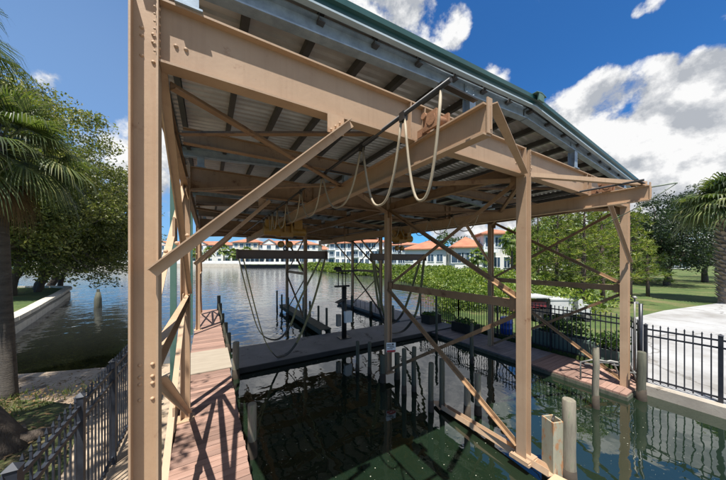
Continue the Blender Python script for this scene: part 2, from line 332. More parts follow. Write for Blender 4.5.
# ------------------------------------------------------------------ world, sun, camera
SUN = V((.244, .3125, -1.0)).normalized()          # direction the light travels
def setup_world():
    w = bpy.data.worlds.new('World'); scn.world = w; w.use_nodes = True
    nt = w.node_tree; bg = nt.nodes['Background']
    sky = nt.nodes.new('ShaderNodeTexSky'); sky.sky_type = 'NISHITA'; sky.sun_disc = False
    sky.sun_elevation = math.asin(-SUN.z); sky.sun_rotation = math.atan2(-SUN.x, -SUN.y)
    sky.air_density = 1.0; sky.dust_density = .35; sky.ozone_density = 3.0
    tc = nt.nodes.new('ShaderNodeTexCoord'); D = tc.outputs['Generated']
    def dirp(px, py):
        return (AX * ((px - 363) / 260) + AY + V((0, 0, (260 - py) / 260))).normalized()
    # (bearing x, height y, radius) in photo pixels, then how solid the cloud is there
    blobs = [(715, 125, 70, 1), (665, 130, 62, 1), (615, 150, 55, 1), (590, 112, 40, 1), (565, 120, 36, .85), (570, 175, 56, 1), (630, 95, 34, .8), (700, 195, 70, .9), (640, 210, 70, .9),
             (560, 215, 60, .8), (655, 78, 26, .8), (690, 85, 34, .9), (724, 95, 34, .9), (780, 150, 90, 1), (840, 220, 90, 1), (930, 70, 120, .8),
             (405, 8, 46, .72), (446, 28, 26, .6), (375, -30, 60, .8), (320, -90, 90, .9), (655, 2, 12, .55), (640, 10, 9, .5),
             (64, 92, 26, .50), (84, 112, 20, .46), (112, 152, 34, .58), (100, 200, 70, .5), (-60, 170, 70, .7), (-260, 60, 120, .8),
             (440, 150, 70, 1), (380, 110, 70, 1), (300, 130, 80, 1), (230, 110, 60, .9), (350, 190, 70, .8), (480, 205, 60, .9), (250, 190, 50, .6), (170, 170, 60, .7)]  # this row: clouds hidden by the roof, added to brighten the water's reflections
    dirs = []
    for px, py, r, amt in blobs:
        d = dirp(px, py); dirs.append((d, .5 * (d.angle(dirp(px + r, py)) + d.angle(dirp(px, py + r))), amt))
    # unseen cloud added over and behind the viewer to whiten the ambient light
    for v_, a_ in (((-.3, -.8, .9), .45), ((.9, -.7, .8), .5), ((-.9, .1, 1.0), .4), ((.2, -1, .35), .4)):
        dirs.append((V(v_).normalized(), a_, .7))
    acc = None
    for d, ang, amt in dirs:
        dp = nt.nodes.new('ShaderNodeVectorMath'); dp.operation = 'DOT_PRODUCT'; dp.inputs[1].default_value = d
        nt.links.new(D, dp.inputs[0])
        mr = nt.nodes.new('ShaderNodeMapRange'); mr.interpolation_type = 'SMOOTHSTEP'
        mr.inputs[1].default_value = math.cos(ang * 1.45); mr.inputs[2].default_value = math.cos(ang * .25)
        mr.inputs[4].default_value = amt
        nt.links.new(dp.outputs['Value'], mr.inputs[0])
        if acc is None: acc = mr.outputs[0]
        else:
            mx = nt.nodes.new('ShaderNodeMath'); mx.operation = 'MAXIMUM'
            nt.links.new(acc, mx.inputs[0]); nt.links.new(mr.outputs[0], mx.inputs[1]); acc = mx.outputs[0]
    st = mapping(nt, D, (1, 1, 1.15))
    n1 = noise(nt, st, 5.4, 12, .60, .10)
    def lin(a, k, b):
        m = nt.nodes.new('ShaderNodeMath'); m.operation = 'MULTIPLY_ADD'; m.inputs[1].default_value = k; m.inputs[2].default_value = b
        nt.links.new(a, m.inputs[0]); return m.outputs[0]
    nz = lin(n1.outputs['Fac'], 2.2, -1.1)
    sm = nt.nodes.new('ShaderNodeMath'); sm.operation = 'ADD'; nt.links.new(acc, sm.inputs[0]); nt.links.new(nz, sm.inputs[1])
    den = nt.nodes.new('ShaderNodeMapRange'); den.interpolation_type = 'SMOOTHSTEP'; den.inputs[1].default_value = .40; den.inputs[2].default_value = .68
    nt.links.new(sm.outputs[0], den.inputs[0])
    # billow relief: noise compared with itself a step towards the sun
    off = nt.nodes.new('ShaderNodeVectorMath'); off.operation = 'ADD'; off.inputs[1].default_value = (-.015, -.02, .05)
    nt.links.new(st, off.inputs[0])
    n2 = noise(nt, off.outputs[0], 5.4, 12, .60, .10)
    df = nt.nodes.new('ShaderNodeMath'); df.operation = 'SUBTRACT'; nt.links.new(n1.outputs['Fac'], df.inputs[0]); nt.links.new(n2.outputs['Fac'], df.inputs[1])
    n4 = noise(nt, mapping(nt, D, (1, 1, 2.6)), 2.1, 5, .55)
    lit0 = lin(df.outputs[0], 3.0, 0); lit1 = nt.nodes.new('ShaderNodeMath'); lit1.operation = 'ADD'
    nt.links.new(lit0, lit1.inputs[0]); nt.links.new(n4.outputs['Fac'], lit1.inputs[1])
    cr = ramp(nt, lit1.outputs[0], [(.24, (5.0, 5.3, 5.8)), (.45, (7.6, 7.75, 8.0)), (.62, (10.4, 10.4, 10.4))])
    tint = mixc(nt, 1.0, sky.outputs[0], (.40, 1.02, 1.62), 'MULTIPLY')
    veil = nt.nodes.new('ShaderNodeVectorMath'); veil.operation = 'DOT_PRODUCT'; veil.inputs[1].default_value = dirp(90, 190); nt.links.new(D, veil.inputs[0])
    vm = nt.nodes.new('ShaderNodeMapRange'); vm.interpolation_type = 'SMOOTHSTEP'; vm.inputs[1].default_value = math.cos(.85); vm.inputs[2].default_value = 1.0; vm.inputs[4].default_value = .42
    nt.links.new(veil.outputs['Value'], vm.inputs[0])
    tint = mixc(nt, vm.outputs[0], tint, (4.4, 6.4, 9.0))
    col = mixc(nt, den.outputs[0], tint, cr.outputs[0])
    nt.links.new(col, bg.inputs['Color']); bg.inputs['Strength'].default_value = .052
setup_world()
sl = bpy.data.lights.new('sun', 'SUN'); sl.energy = 5.0; sl.angle = R(.5); sl.color = (1, .965, .91)
so = bpy.data.objects.new('sun', sl); COL.objects.link(so)
so.rotation_mode = 'QUATERNION'; so.rotation_quaternion = SUN.to_track_quat('-Z', 'Y'); so.location = (-5, -7, 20)
cd = bpy.data.cameras.new('camera'); co = bpy.data.objects.new('camera', cd); COL.objects.link(co)
cd.sensor_width = 36; cd.sensor_fit = 'HORIZONTAL'; cd.lens = 260 / 726 * 36; cd.shift_y = 20 / 726; cd.clip_start = .05; cd.clip_end = 6000
co.location = CAM; co.rotation_euler = (R(90), 0, -math.atan2(AY.x, AY.y)); scn.camera = co
vs = scn.view_settings; vs.view_transform = 'Standard'; vs.look = 'None'; vs.exposure = .85; vs.gamma = 1; vs.use_curve_mapping = False
scn.display_settings.display_device = 'sRGB'
scn.cycles.max_bounces = 8; scn.cycles.diffuse_bounces = 4; scn.cycles.glossy_bounces = 4; scn.cycles.use_denoising = True

# ------------------------------------------------------------------ ground and water
def sheet(name, poly, z, mat, bottom=None, label=None, cuts=0):
    mb = MB(); n = len(poly)
    mb.add([(p[0], p[1], z if len(p) < 3 else p[2]) for p in poly], [list(range(n))])
    if bottom is not None:
        for i in range(n):
            j = (i + 1) % n; a = poly[i]; b = poly[j]
            za = z if len(a) < 3 else a[2]; zb = z if len(b) < 3 else b[2]
            mb.add([(a[0], a[1], za), (b[0], b[1], zb), (b[0], b[1], bottom), (a[0], a[1], bottom)], [(0, 1, 2, 3)])
    return struct(mb, name, mat, label)
w = MB(); w.add([(-1500, -60, 0), (1500, -60, 0), (1500, 2500, 0), (-1500, 2500, 0)], [(0, 1, 2, 3)])
struct(w, 'water', M['water'])
gb = MB(); gb.add([(-3000, -800, -2.5), (3000, -800, -2.5), (3000, 5000, -2.5), (-3000, 5000, -2.5)], [(0, 1, 2, 3)])
struct(gb, 'ground', M['soil'])
mangr = [(9.3, 5.3), (11, 7.0), (14, 8.8), (18.8, 11.5), (21.4, 17.5), (25.2, 31), (25.0, 49.6), (26.8, 68.5), (29, 88)]
farp = [at(300, 106), at(200, 106), at(60, 108), at(-200, 112)]
sheet('lawn', [(8.32, -60), (8.32, -.12), (9.25, -.12)] + mangr + [(p.x, p.y) for p in farp] + [(-600, 900), (-600, 2500), (2500, 2500), (2500, -60)], .18, M['lawn'], -1.5)
sheet('concrete_paving', [(8.46, -40), (8.46, -.1), (9.6, .3), (13, 1.2), (17.4, 1.95), (21, 1.7), (28, .5), (60, -3), (90, -30), (60, -40)], .186, M['paving'])
# left bank: flat lawn by the shore, then higher behind the seawall
sheet('shore', [(-.12, -60), (-.12, 4.9), (-.5, 6.5, .14), (-1.7, 7.1, .10), (-2.6, 7.4, .09), (-3.7, 7.8, .08), (-5.2, 8.6, .08), (-6.6, 10, .08), (-9, 12, .1), (-60, 12, .5), (-60, -60, .5)], .36, M['sand'], -1.5)
lawnl = [(-1.15, -40), (-1.15, 2.6), (-1.5, 4.3), (-2.3, 5.0), (-3.4, 5.6), (-4.4, 6.8), (-6, 8.2), (-9, 9.5), (-50, 9.5), (-50, -40)]
mb = MB(); mb.add([(x, y, .372 if y > 2 else .385) for x, y in lawnl], [list(range(len(lawnl)))]); struct(mb, 'shore_lawn', M['lawnl'])
wallp = [(-5.7, 9.9), (-5.9, 11.5), (-6.15, 13.5), (-6.75, 16.5), (-7.35, 19.2), (-8.0, 22.5), (-8.7, 25.5), (-9.15, 27.7), (-9.7, 29.2), (-10.7, 30.2), (-12.5, 30.9), (-20, 32.5), (-60, 36)]
bank = [(x - .25, y) for x, y in wallp] + [(-60, 9.9)]
bk = MB(); bk.add([(x, y, .50 + max(0, (-x - 9)) * .02) for x, y in bank], [list(range(len(bank)))]); struct(bk, 'bank_lawn', M['lawn'])
sw = MB()
for (a, b) in zip(wallp[:-1], wallp[1:]):
    L = math.dist(a, b); k = max(1, round(L / 1.5))
    for i in range(k):
        t0 = i / k + .006; t1 = (i + 1) / k - .006
        pa = V((a[0] + (b[0] - a[0]) * t0, a[1] + (b[1] - a[1]) * t0, 0)); pb = V((a[0] + (b[0] - a[0]) * t1, a[1] + (b[1] - a[1]) * t1, 0))
        sw.extr(pa + V((0, 0, -.3)), pb + V((0, 0, -.3)), prR(.22, 1.2))
        sw.extr(pa + V((0, 0, .60)), pb + V((0, 0, .60)), prR(.40, .16))
tag(sw.build('seawall', M['wallc']), 'pale curving concrete seawall holding up the grass bank at left', 'seawall')
# footway between the left fence and the dock
sheet('path', [(-1.12, -12), (-.13, -12), (-.13, 4.6), (-1.12, 4.6)], .385, M['sand'])
cb = MB(); cb.bx((8.26, -40, -.6), (8.46, -.2, .20))
tag(cb.build('curb_wall', M['conc']), 'low weathered concrete edge wall under the black fence at right', 'curb')

# ------------------------------------------------------------------ the steel boathouse
BH = thing('boathouse', (0, 0, .30), 'tan steel frame boathouse with metal roof over two boat slips', 'boathouse')
XS = (0.0, 4.02, 8.08); YS = (0.0, 3.114, 9.273, 12.37)
base = {0.0: .30, 4.02: .17, 8.08: .10}
GB, GT = 3.99, 4.36
def rivets(mb, pts, nrm, r=.016):
    for p in pts: mb.dome(p, nrm, r)
# posts (flanges face across the slips; the web faces the camera)
for x in XS:
    for yi, y in enumerate(YS):
        mb = MB(); b0 = base[x]
        top = GT + (.02 if x == 0 else -.005)
        mb.extr((x, y, b0), (x, y, top), prI(.13, .13, .010, .008), up=(1, 0, 0))
        mb.bx((x - .12, y - .12, b0 - .004), (x + .12, y + .12, b0 + .016))
        for sx in (-.09, .09):
            for sy in (-.09, .09): mb.dome((x + sx, y + sy, b0 + .016), (0, 0, 1), .014)
        f = y - .004
        if yi in (0, 1):
            # bolt groups on the web face and along the girder seat
            for z in (4.18, 4.135, 4.02): rivets(mb, [(x - .018, f, z), (x + .034, f, z - .018)], (0, -1, 0), .011)
            for z in (2.25, 2.18, 2.14, 2.05): rivets(mb, [(x - .026, f, z), (x + .03, f, z - .005)], (0, -1, 0), .011)
            for k in range(8): rivets(mb, [(x + .049, y - .066, GB + .04 + k * .042)], (0, -1, 0), .007)
            for k in range(7): rivets(mb, [(x + .065, y - .035, GB + .04 + k * .045)], (1, 0, 0), .009)
        mb.build('post', M['tan'], BH)
# cross frames: girders along x at each frame
for yi, y in enumerate(YS):
    mb = MB(); zc = (GB + GT) / 2
    for xa, xb in ((.067, 3.953), (4.087, 8.013)):
        mb.extr((xa, y, zc), (xb, y, zc), prI(GT - GB, .105, .014, .008))
        for xe, sgn in ((xa, 1), (xb, -1)):
            for k in range(2):
                for q in range(2): mb.dome((xe + sgn * (.075 + .05 * q), y - .004, GB + .15 - .01 * k + .0 * q), (0, -1, 0), .013) if k == 0 else None
        for xr in ((2.05,) if xa < 1 else (6.06,)):     # stiffener over the runway beam with bolts
            for dx in (-.09, .09):
                mb.bx((xr + dx - .005, y - .052, GB + .015), (xr + dx + .005, y - .005, GT - .015))
                for q in range(2):
                    for k in range(2): mb.dome((xr + dx + (.035 if dx < 0 else -.035) - (.0), y - .006, GB + .07 + .06 * k), (0, -1, 0), .012)
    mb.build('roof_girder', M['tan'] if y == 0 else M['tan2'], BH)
# long beams over the post rows
for x in XS:
    for ya, yb in zip(YS[:-1], YS[1:]):
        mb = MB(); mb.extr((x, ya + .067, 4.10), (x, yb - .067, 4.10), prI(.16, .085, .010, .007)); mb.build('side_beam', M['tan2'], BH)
# runway beams hung under the girders
for x in (2.05, 6.06):
    mb = MB(); mb.extr((x, -.77, 3.872), (x, 12.9, 3.872), prI(.232, .09, .014, .008))
    mb.bx((x - .012, -.782, 3.77), (x + .045, -.772, 4.03))
    mb.bx((x + .02, -.79, 3.80), (x + .03, -.60, 3.97))
    for z in (3.83, 3.88, 3.93): rivets(mb, [(x + .03, -.782, z)], (0, -1, 0), .009)
    mb.build('runway_beam', M['tan'], BH)
    st = MB(); st.bx((x - .05, -.16, 3.99), (x + .05, .0 - .09, 4.06)); st.tube([(x - .09, -.3, 4.07), (x + .09, -.3, 4.07)], .05, 10)
    st.bx((x - .085, -.36, 3.99), (x - .06, -.2, 4.14)); st.bx((x + .06, -.36, 3.99), (x + .085, -.2, 4.14)); st.tube([(x - .1, -.22, 4.13), (x + .1, -.22, 4.12)], .03, 8)
    st.build('end_stop', M['rust'], BH)
# tower bracing
def angle(p0, p1, a=.085, t=.010, up=(0, 0, 1), name='cross_brace', mat='tan2', prof=None, ends=True):
    mb = MB(); mb.extr(p0, p1, prof or prL(a, a, t), up=up)
    return mb.build(name, M[mat], BH)
for x in XS:
    for ya, yb in ((0.0, 3.114), (9.273, 12.37)):
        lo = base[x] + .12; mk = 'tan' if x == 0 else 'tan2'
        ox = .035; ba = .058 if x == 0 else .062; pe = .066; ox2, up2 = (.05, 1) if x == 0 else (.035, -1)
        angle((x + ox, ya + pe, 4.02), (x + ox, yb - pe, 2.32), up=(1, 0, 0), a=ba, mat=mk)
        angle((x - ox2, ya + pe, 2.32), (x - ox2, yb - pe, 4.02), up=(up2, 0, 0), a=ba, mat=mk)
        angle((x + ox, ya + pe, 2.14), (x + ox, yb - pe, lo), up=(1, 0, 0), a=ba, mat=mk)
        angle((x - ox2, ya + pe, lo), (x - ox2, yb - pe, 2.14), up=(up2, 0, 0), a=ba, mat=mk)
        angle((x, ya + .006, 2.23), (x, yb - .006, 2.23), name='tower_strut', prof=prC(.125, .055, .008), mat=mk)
        for z in ((3.17, 1.17) if x == 0 else ()):
            g = MB(); g.bx((x - .011, (ya + yb) / 2 - .13, z - .13), (x + .011, (ya + yb) / 2 + .13, z + .13)); g.build('gusset_plate', M[mk], BH)
        for yy, sg in ((ya + .006, 1), (yb - .006, -1)):
            for z in (2.23, 3.95):
                g = MB(); g.bx((x - .030, min(yy, yy + sg * .17), z - .10), (x - .018, max(yy, yy + sg * .17), z + .09)); g.build('gusset_plate', M[mk], BH)
# portal knee braces at the outer rows
for y in YS:
    for x, sg in ((0.0, 1), (8.08, -1)):
        mb = MB(); yy = y - .074 if y == 0 else y
        mb.extr((x + sg * (.02 if y == 0 else .1), yy, 2.80), (x + sg * 1.28, yy, 3.975), prL(.060, .060, .008) if sg > 0 else prLm(.060, .060, .008), up=(0, -1, 0))
        d = V((1.26 * sg, 0, 1.175)).normalized()
        mb.bx((x + sg * 1.15 - .05, yy + .003, 3.84), (x + sg * 1.15 + .09, yy + .012, 3.985))
        for k in range(3):
            p = V((x + sg * .10, yy - .002, 2.90)) + d * (.07 * k); mb.dome(p + V((0, -.0, 0)), (0, -1, 0), .012)
            p = V((x + sg * 1.20, yy - .002, 3.93)) - d * (.05 * k); mb.dome(p, (0, -1, 0), .010)
        mb.build('knee_brace', M['tan'], BH)
# level bracing under the girders
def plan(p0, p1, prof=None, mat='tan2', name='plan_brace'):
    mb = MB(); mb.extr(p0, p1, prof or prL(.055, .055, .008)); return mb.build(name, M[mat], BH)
for ya, yb in ((0.0, 3.114), (9.273, 12.37)):
    ym = (ya + yb) / 2
    for xa, xm, xb in ((0.0, 2.05, 4.02), (4.02, 6.06, 8.08)):
        plan((xa + .1, ya + .12, 3.93), (xm - .06, ym, 3.93)); plan((xa + .1, yb - .12, 3.93), (xm - .06, ym - .05, 3.93))
        plan((xb - .1, ya + .12, 3.93), (xm + .06, ym, 3.93)); plan((xb - .1, yb - .12, 3.93), (xm + .06, ym - .05, 3.93))
for xa, xb in ((0.0, 2.05), (4.02, 6.06)):
    plan((xa + .08, 1.36, 4.14), (xb - .05, .22, 4.14), prL(.062, .05, .008))
    plan((xa + .08, 5.2, 4.1), (xb + 1.9, 3.3, 4.1)); plan((xa + .08, 5.2, 4.02), (xb + 1.9, 7.2, 4.02))
for xr in (2.05, 6.06):
    plan((xr + .05, -.74, 4.0), (4.02 + (.09 if xr > 4 else -.09), -.03, 4.0), prL(.068, .06, .009), 'tan', 'overhang_brace')
# intermediate cross beams
for y in (1.62, 5.15, 7.2, 10.8):
    for xa, xb in ((.07, 3.95), (4.09, 8.01)):
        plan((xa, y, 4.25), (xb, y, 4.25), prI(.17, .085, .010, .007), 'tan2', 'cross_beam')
# tie beam lying at water level along the middle row
tb = MB(); tb.extr((4.02, -.34, .13), (4.14, 1.5, .03), prC(.16, .08, .010), up=(-1, 0, .25))
tb.add([(3.90, -.34, .13), (4.10, -.34, .13), (4.22, -.72, .10), (4.06, -.50, .11), (4.04, -.76, .09)], [(0, 1, 2, 3, 4)])
tb.add([(4.02, 1.5, .05), (4.26, 1.5, .05), (4.34, 1.72, .03), (4.12, 1.80, .06)], [(0, 1, 2, 3)])
tb.bx((3.90, -.13, .13), (4.15, .13, .165))
tb.build('tie_beam', M['tan'], BH)
# ---- roof
zr_under = 4.955; SL, SR = .062, .077
def zroof(x): return zr_under - (SL * (4.02 - x) if x < 4.02 else SR * (x - 4.02))
XL, XR = -.05, 8.85
YF, YB = -.18, 13.1
def yfront(x): return -.072 - .010 * x if x < 4.02 else -.112 + .07 * (x - 4.02) / 4.83
for xa, xb in ((XL, 4.02), (4.02, XR)):
    mb = MB(); y = yfront(xa) + .02; P = .105; vs_ = []; 
    ys = []
    while y < YB:
        ys += [(y, 0), (y + .038, 0), (y + .052, .022), (y + .090, .022)]; y += P
    for yy, h in ys:
        for x in (xa, xb):
            mb.v.append(V((x, max(yy, yfront(x) + .01) if x != xa else yy, zroof(x) + h)))
    for i in range(len(ys) - 1):
        mb.f.append([2 * i, 2 * i + 1, 2 * i + 3, 2 * i + 2]); mb.mi.append(0); mb.sm.append(False)
    mb.build('roof_panel', M['deck'], BH, recalc=False)
k = 0
x = .02
while x < 8.75:
    mb = MB(); zt = zroof(x) - .004
    mb.extr((x, yfront(x) + .03, zt - .04), (x, YB - .02, zt - .04), prC(.08, .055, .006)); mb.build('purlin', M['purlin'], BH); x += .507
for y in YS + (6.2,):
    for xa, xb, za, zb in ((-.04, 4.005, zroof(-.04) - .118, zr_under - .112), (4.035, 8.3, zr_under - .112, zroof(8.3) - .105)):
        mb = MB(); mb.extr((xa, y, za), (xb, y, zb), prI(.145, .09, .012, .008))
        for xp in (2.87, 5.53):
            if xa < xp < xb:
                zz = za + (zb - za) * (xp - xa) / (xb - xa)
                mb.bx((xp - .09, y - .016, zz - .06), (xp + .09, y - .006, zz + .06))
                for dx in (-.06, .06):
                    for dz in (-.03, .03): mb.dome((xp + dx, y - .016, zz + dz), (0, -1, 0), .011)
        mb.build('rafter', M['galv'], BH)
for y in YS:
    for x in (.21, 2.87, 5.53, 7.9):
        zt = (zroof(x) - .195)
        if zt > GT + .02:
            mb = MB(); mb.extr((x, y, GT + .001), (x, y, zt), prI(.10, .10, .010, .008), up=(0, 1, 0)); mb.bx((x - .07, y - .07, GT + .001), (x + .07, y + .07, GT + .013)); mb.build('stub_column', M['galv'], BH)
# green rake and eave trim
for nm, (x0, x1), yy in (('front', (XL - .04, 4.02), None), ('front', (4.02, XR + .03), None)):
    mb = MB(); y0, y1 = yfront(x0) - .02, yfront(x1) - .02
    z0, z1 = zroof(x0) + (.105 if x0 < 3 else .06), zroof(x1) + .06
    a = V((x0, y0, z0)); b = V((x1, y1, z1))
    prof = [(.03, .0), (-.02, .0), (-.045, -.02), (-.045, -.07), (-.018, -.08), (-.018, -.13), (.0, -.13), (.0, -.03), (.03, -.03)]
    prof = [(-p, q) for p, q in prof]
    mb.extr(a, b, prof)
    mb.build('rake_trim', M['green'], BH)
    mb = MB(); mb.extr(a + V((0, -.004, -.138)), b + V((0, -.004, -.138)), prR(.05, .016)); mb.build('drip_edge', M['trimwhite'], BH)
mb = MB(); mb.extr((4.02, -.23, zr_under + .055), (4.02, YB, zr_under + .055), [(-.12, -.02), (0, .0), (.12, -.02), (.12, -.012), (0, .012), (-.12, -.012)])
mb.bx((3.955, -.227, zr_under - .045), (4.085, -.205, zr_under + .05)); mb.build('ridge_cap', M['dpipe'], BH)
for x in (XL, XR):
    sg = -1 if x < 4 else 1
    mb = MB(); z = zroof(x)
    mb.extr((x + sg * .045, yfront(x) + .03, z - .04), (x + sg * .045, YB, z - .04), prR(.09, .13)); mb.build('eave_gutter', M['green'], BH)
for y in (3.26, 8.6):
    mb = MB(); mb.extr((-.17, y, .32), (-.17, y, 4.56), prR(.085, .07), up=(0, 1, 0)); mb.tube([(-.17, y, 4.5), (-.11, y, 4.62)], .045, 8); mb.build('downspout', M['dpipe'], BH)
# festoon rails
for x in (1.63, 5.66):
    mb = MB(); mb.tube([(x, -.80, 3.995), (x, 10.5, 3.995)], .016, 8)
    for y in (-.72, 1.2, 3.114, 6.2, 9.0): mb.bx((x - .012, y - .02, 4.008), (x + .36, y + .02, 4.020))
    mb.build('festoon_rail', M['dark'], BH)

# ------------------------------------------------------------------ things hung from it
def smooth_loop(p0, p1, depth, n=12):
    pts = []
    for i in range(n + 1):
        t = i / n; q = V(p0).lerp(V(p1), t)
        pts.append(q - V((0, 0, depth * (1 - abs(2 * t - 1) ** 2.6))))
    return pts
def festoon(x, ys, deps, label):
    mb = MB(); t = thing('festoon_cable', (x, ys[0], 3.98), label, 'cable', 'festoon cables hung in loops')
    for (ya, yb), dp in zip(zip(ys[:-1], ys[1:]), deps):
        mb = MB(); s = .04
        mb.tube(smooth_loop((x, ya + s * .5, 3.97), (x, yb - s * .5, 3.97), dp, 18), .0105, 8); mb.build('loop', M['cable'], t)
        cl = MB(); cl.bx((x - .018, yb - .03, 3.945), (x + .018, yb + .03, 4.015)); cl.build('clip', M['dark'], t)
    return t
festoon(1.63, (-.74, -.33, .31, 1.35, 2.3, 3.2, 4.0, 4.5, 4.9, 5.3, 5.7), (.69, .63, .50, .46, .43, .45, .40, .4, .38, .36), 'pale festoon cable hanging in loops from the rail beside the nearer runway beam')
festoon(5.66, (1.8, 2.6, 3.4, 4.1, 4.7, 5.2), (.42, .42, .40, .38, .36), 'pale festoon cable in short loops over the right hand slip')
mb = MB(); mb.tube([(6.10, -.78, 3.96), (6.3, -.98, 4.0), (6.33, -1.0, 4.0)], .012, 8)
mb.tube([(6.33, -1.0, 4.0), (6.40, -.7, 3.80), (6.6, -.3, 3.62), (6.9, .0, 3.52), (7.1, .05, 3.50)], .008, 8)
tag(mb.build('loose_hose', M['rope']), 'pale hose sagging from the outer end of the right runway beam', 'hose')

def hoist(x, y, label):
    t = thing('chain_hoist', (x, y, 3.3), label, 'hoist', 'yellow hoists under the runway beams')
    b = MB(); b.lathe((x - .55, y, 3.60), [(.08, 0), (.13, .03), (.13, .30), (.16, .32), (.16, .74), (.12, .76), (.12, 1.06), (.07, 1.10)], 14, axis=(1, 0, 0))
    b.bx((x - .16, y - .17, 3.45), (x + .16, y + .17, 3.72)); b.bx((x - .50, y - .10, 3.66), (x - .22, y + .10, 3.86)); b.bx((x + .2, y - .12, 3.66), (x + .42, y + .12, 3.90)); b.build('motor_body', M['yellow'], t)
    tr = MB()
    for sx in (-.085, .085):
        tr.bx((x + sx - .012, y - .32, 3.55), (x + sx + .012, y + .32, 3.84))
    tr.build('trolley', M['yellow'], t)
    for sx in (-.06, .06):
        for yy in (-.2, .2):
            wmb = MB(); wmb.tube([(x + sx - .012, y + yy, 3.81), (x + sx + .012, y + yy, 3.81)], .04, 12); wmb.build('wheel', M['dark'], t)
    ch = MB(); ch.tube([(x - .06, y, 3.42), (x - .06, y, 3.30)], .009, 6); ch.tube([(x + .06, y, 3.42), (x + .06, y, 3.30)], .009, 6); ch.build('chain', M['dark'], t)
    hb = MB(); hb.lathe((x - .11, y - .04, 3.26), [(.05, 0), (.085, .02), (.085, .09), (.05, .11)], 12, axis=(0, 1, 0)); hb.lathe((x + .11, y - .04, 3.26), [(.05, 0), (.085, .02), (.085, .09), (.05, .11)], 12, axis=(0, 1, 0))
    blk = hb.build('hook_block', M['yellow'], t)
    hk = MB(); pts = [(x, y, 3.22)] + [(x + .045 * math.sin(a), y, 3.15 + .045 * math.cos(a)) for a in [0, .8, 1.6, 2.4, 3.2, 4.0, 4.6]]
    hk.tube(pts, .012, 8); hk.build('hook', M['dark'], blk)
    pc = MB(); pc.bx((x + .26, y + .35, 3.45), (x + .40, y + .75, 3.72)); pc.bx((x + .09, y + .5, 3.6), (x + .27, y + .56, 3.63)); pc.build('control_box', M['dark'], t)
    return t
hoist(2.05, 4.95, 'yellow electric hoist under the nearer runway beam above the left lifting beam')
hoist(6.06, 5.2, 'yellow electric hoist over the right hand lifting beam')
def spreader(x, y, hl, zc, label):
    t = thing('lifting_beam', (x, y, zc), label, 'lifting beam', 'brown lifting beams across the slips')
    b = MB(); b.extr((x - hl, y, zc), (x + hl, y, zc), prI(.22, .14, .014, .010)); b.build('beam', M['browni'], t)
    for sx in (-1, 1):
        e = MB(); e.bx((x + sx * hl - (.0 if sx > 0 else .03), y - .085, zc - .13), (x + sx * hl + (.03 if sx > 0 else .0), y + .085, zc + .12)); e.build('end_plate', M['browni'], t)
    e = MB(); e.tube([(x + .05 * math.cos(a), y, zc + .15 + .05 * math.sin(a)) for a in [i * math.pi / 6 for i in range(13)]], .014, 8, cap=False); e.build('lifting_eye', M['dark'], t)
spreader(2.05, 4.95, 1.13, 2.99, 'brown steel lifting beam hung across the left slip by its hoist')
spreader(6.06, 5.2, 1.16, 2.95, 'brown steel lifting beam hung across the right slip behind the middle post')
def sling(pts, label, wet=(), wd=.11):
    """a flat webbing strap following a line of points, its lower length dark and wet"""
    t = thing('boat_sling', pts[0], label, 'sling', 'webbing slings hanging from the lifting beams')
    P = [V(p) for p in pts]
    # Catmull-Rom
    out = []
    for i in range(len(P) - 1):
        p0 = P[max(i - 1, 0)]; p1 = P[i]; p2 = P[i + 1]; p3 = P[min(i + 2, len(P) - 1)]
        for k in range(6):
            u = k / 6; out.append(.5 * ((2 * p1) + (p2 - p0) * u + (2 * p0 - 5 * p1 + 4 * p2 - p3) * u * u + (3 * p1 - p0 - 3 * p2 + p3) * u ** 3))
    out.append(P[-1])
    a, b = wet
    def strip(seg, nm, mat):
        mb = MB(); n = len(seg)
        for i, p in enumerate(seg):
            d = (seg[min(i + 1, n - 1)] - seg[max(i - 1, 0)]).normalized(); nn = d.cross(V((0, 1, 0)))
            if nn.length < .05: nn = V((1, 0, 0))
            nn.normalize()
            for sy, sn in ((-1, -1), (1, -1), (1, 1), (-1, 1)): mb.v.append(p + V((0, wd / 2 * sy, 0)) + nn * .009 * sn)
        for i in range(n - 1):
            for k in range(4):
                k2 = (k + 1) % 4; mb.f.append([4 * i + k, 4 * i + k2, 4 * i + 4 + k2, 4 * i + 4 + k]); mb.mi.append(0); mb.sm.append(False)
        mb.f += [[3, 2, 1, 0], [4 * n - 4, 4 * n - 3, 4 * n - 2, 4 * n - 1]]; mb.mi += [0, 0]; mb.sm += [False, False]
        mb.build(nm, mat, t)
    n = len(out); ia, ib = int(n * a), int(n * b)
    strip(out[:ia + 1], 'strap', M['webbing']); strip(out[ia:ib + 1], 'wet_pad', M['wetweb']); strip(out[ib:], 'strap', M['webbing'])
sling([(.95, 4.99, 2.88), (1.2, 5.05, 1.8), (1.47, 5.15, .98), (1.92, 5.3, .70), (2.24, 5.2, 1.05), (2.5, 5.1, 1.8), (3.05, 5.0, 2.88)], 'olive webbing sling of the left lifting beam, the one hanging clear of the dock', (.36, .66))
sling([(1.04, 4.90, 2.88), (1.3, 4.9, 1.7), (1.56, 5.05, .80), (1.85, 5.25, .30), (2.02, 5.40, .19), (2.25, 5.3, .30), (2.5, 5.1, .78), (2.85, 4.95, 1.8), (3.15, 4.92, 2.88)], 'olive webbing sling of the left lifting beam, its black belly resting on the dock', (.33, .70))
sling([(4.95, 5.2, 2.83), (5.1, 5.2, 1.7), (5.33, 5.25, .92), (5.75, 5.4, .36), (6.12, 5.5, .22), (6.5, 5.4, .34), (6.85, 5.25, .9), (7.05, 5.2, 1.8), (7.2, 5.2, 2.83)], 'dark webbing sling of the right lifting beam lying on the grey dock', (.2, .72))
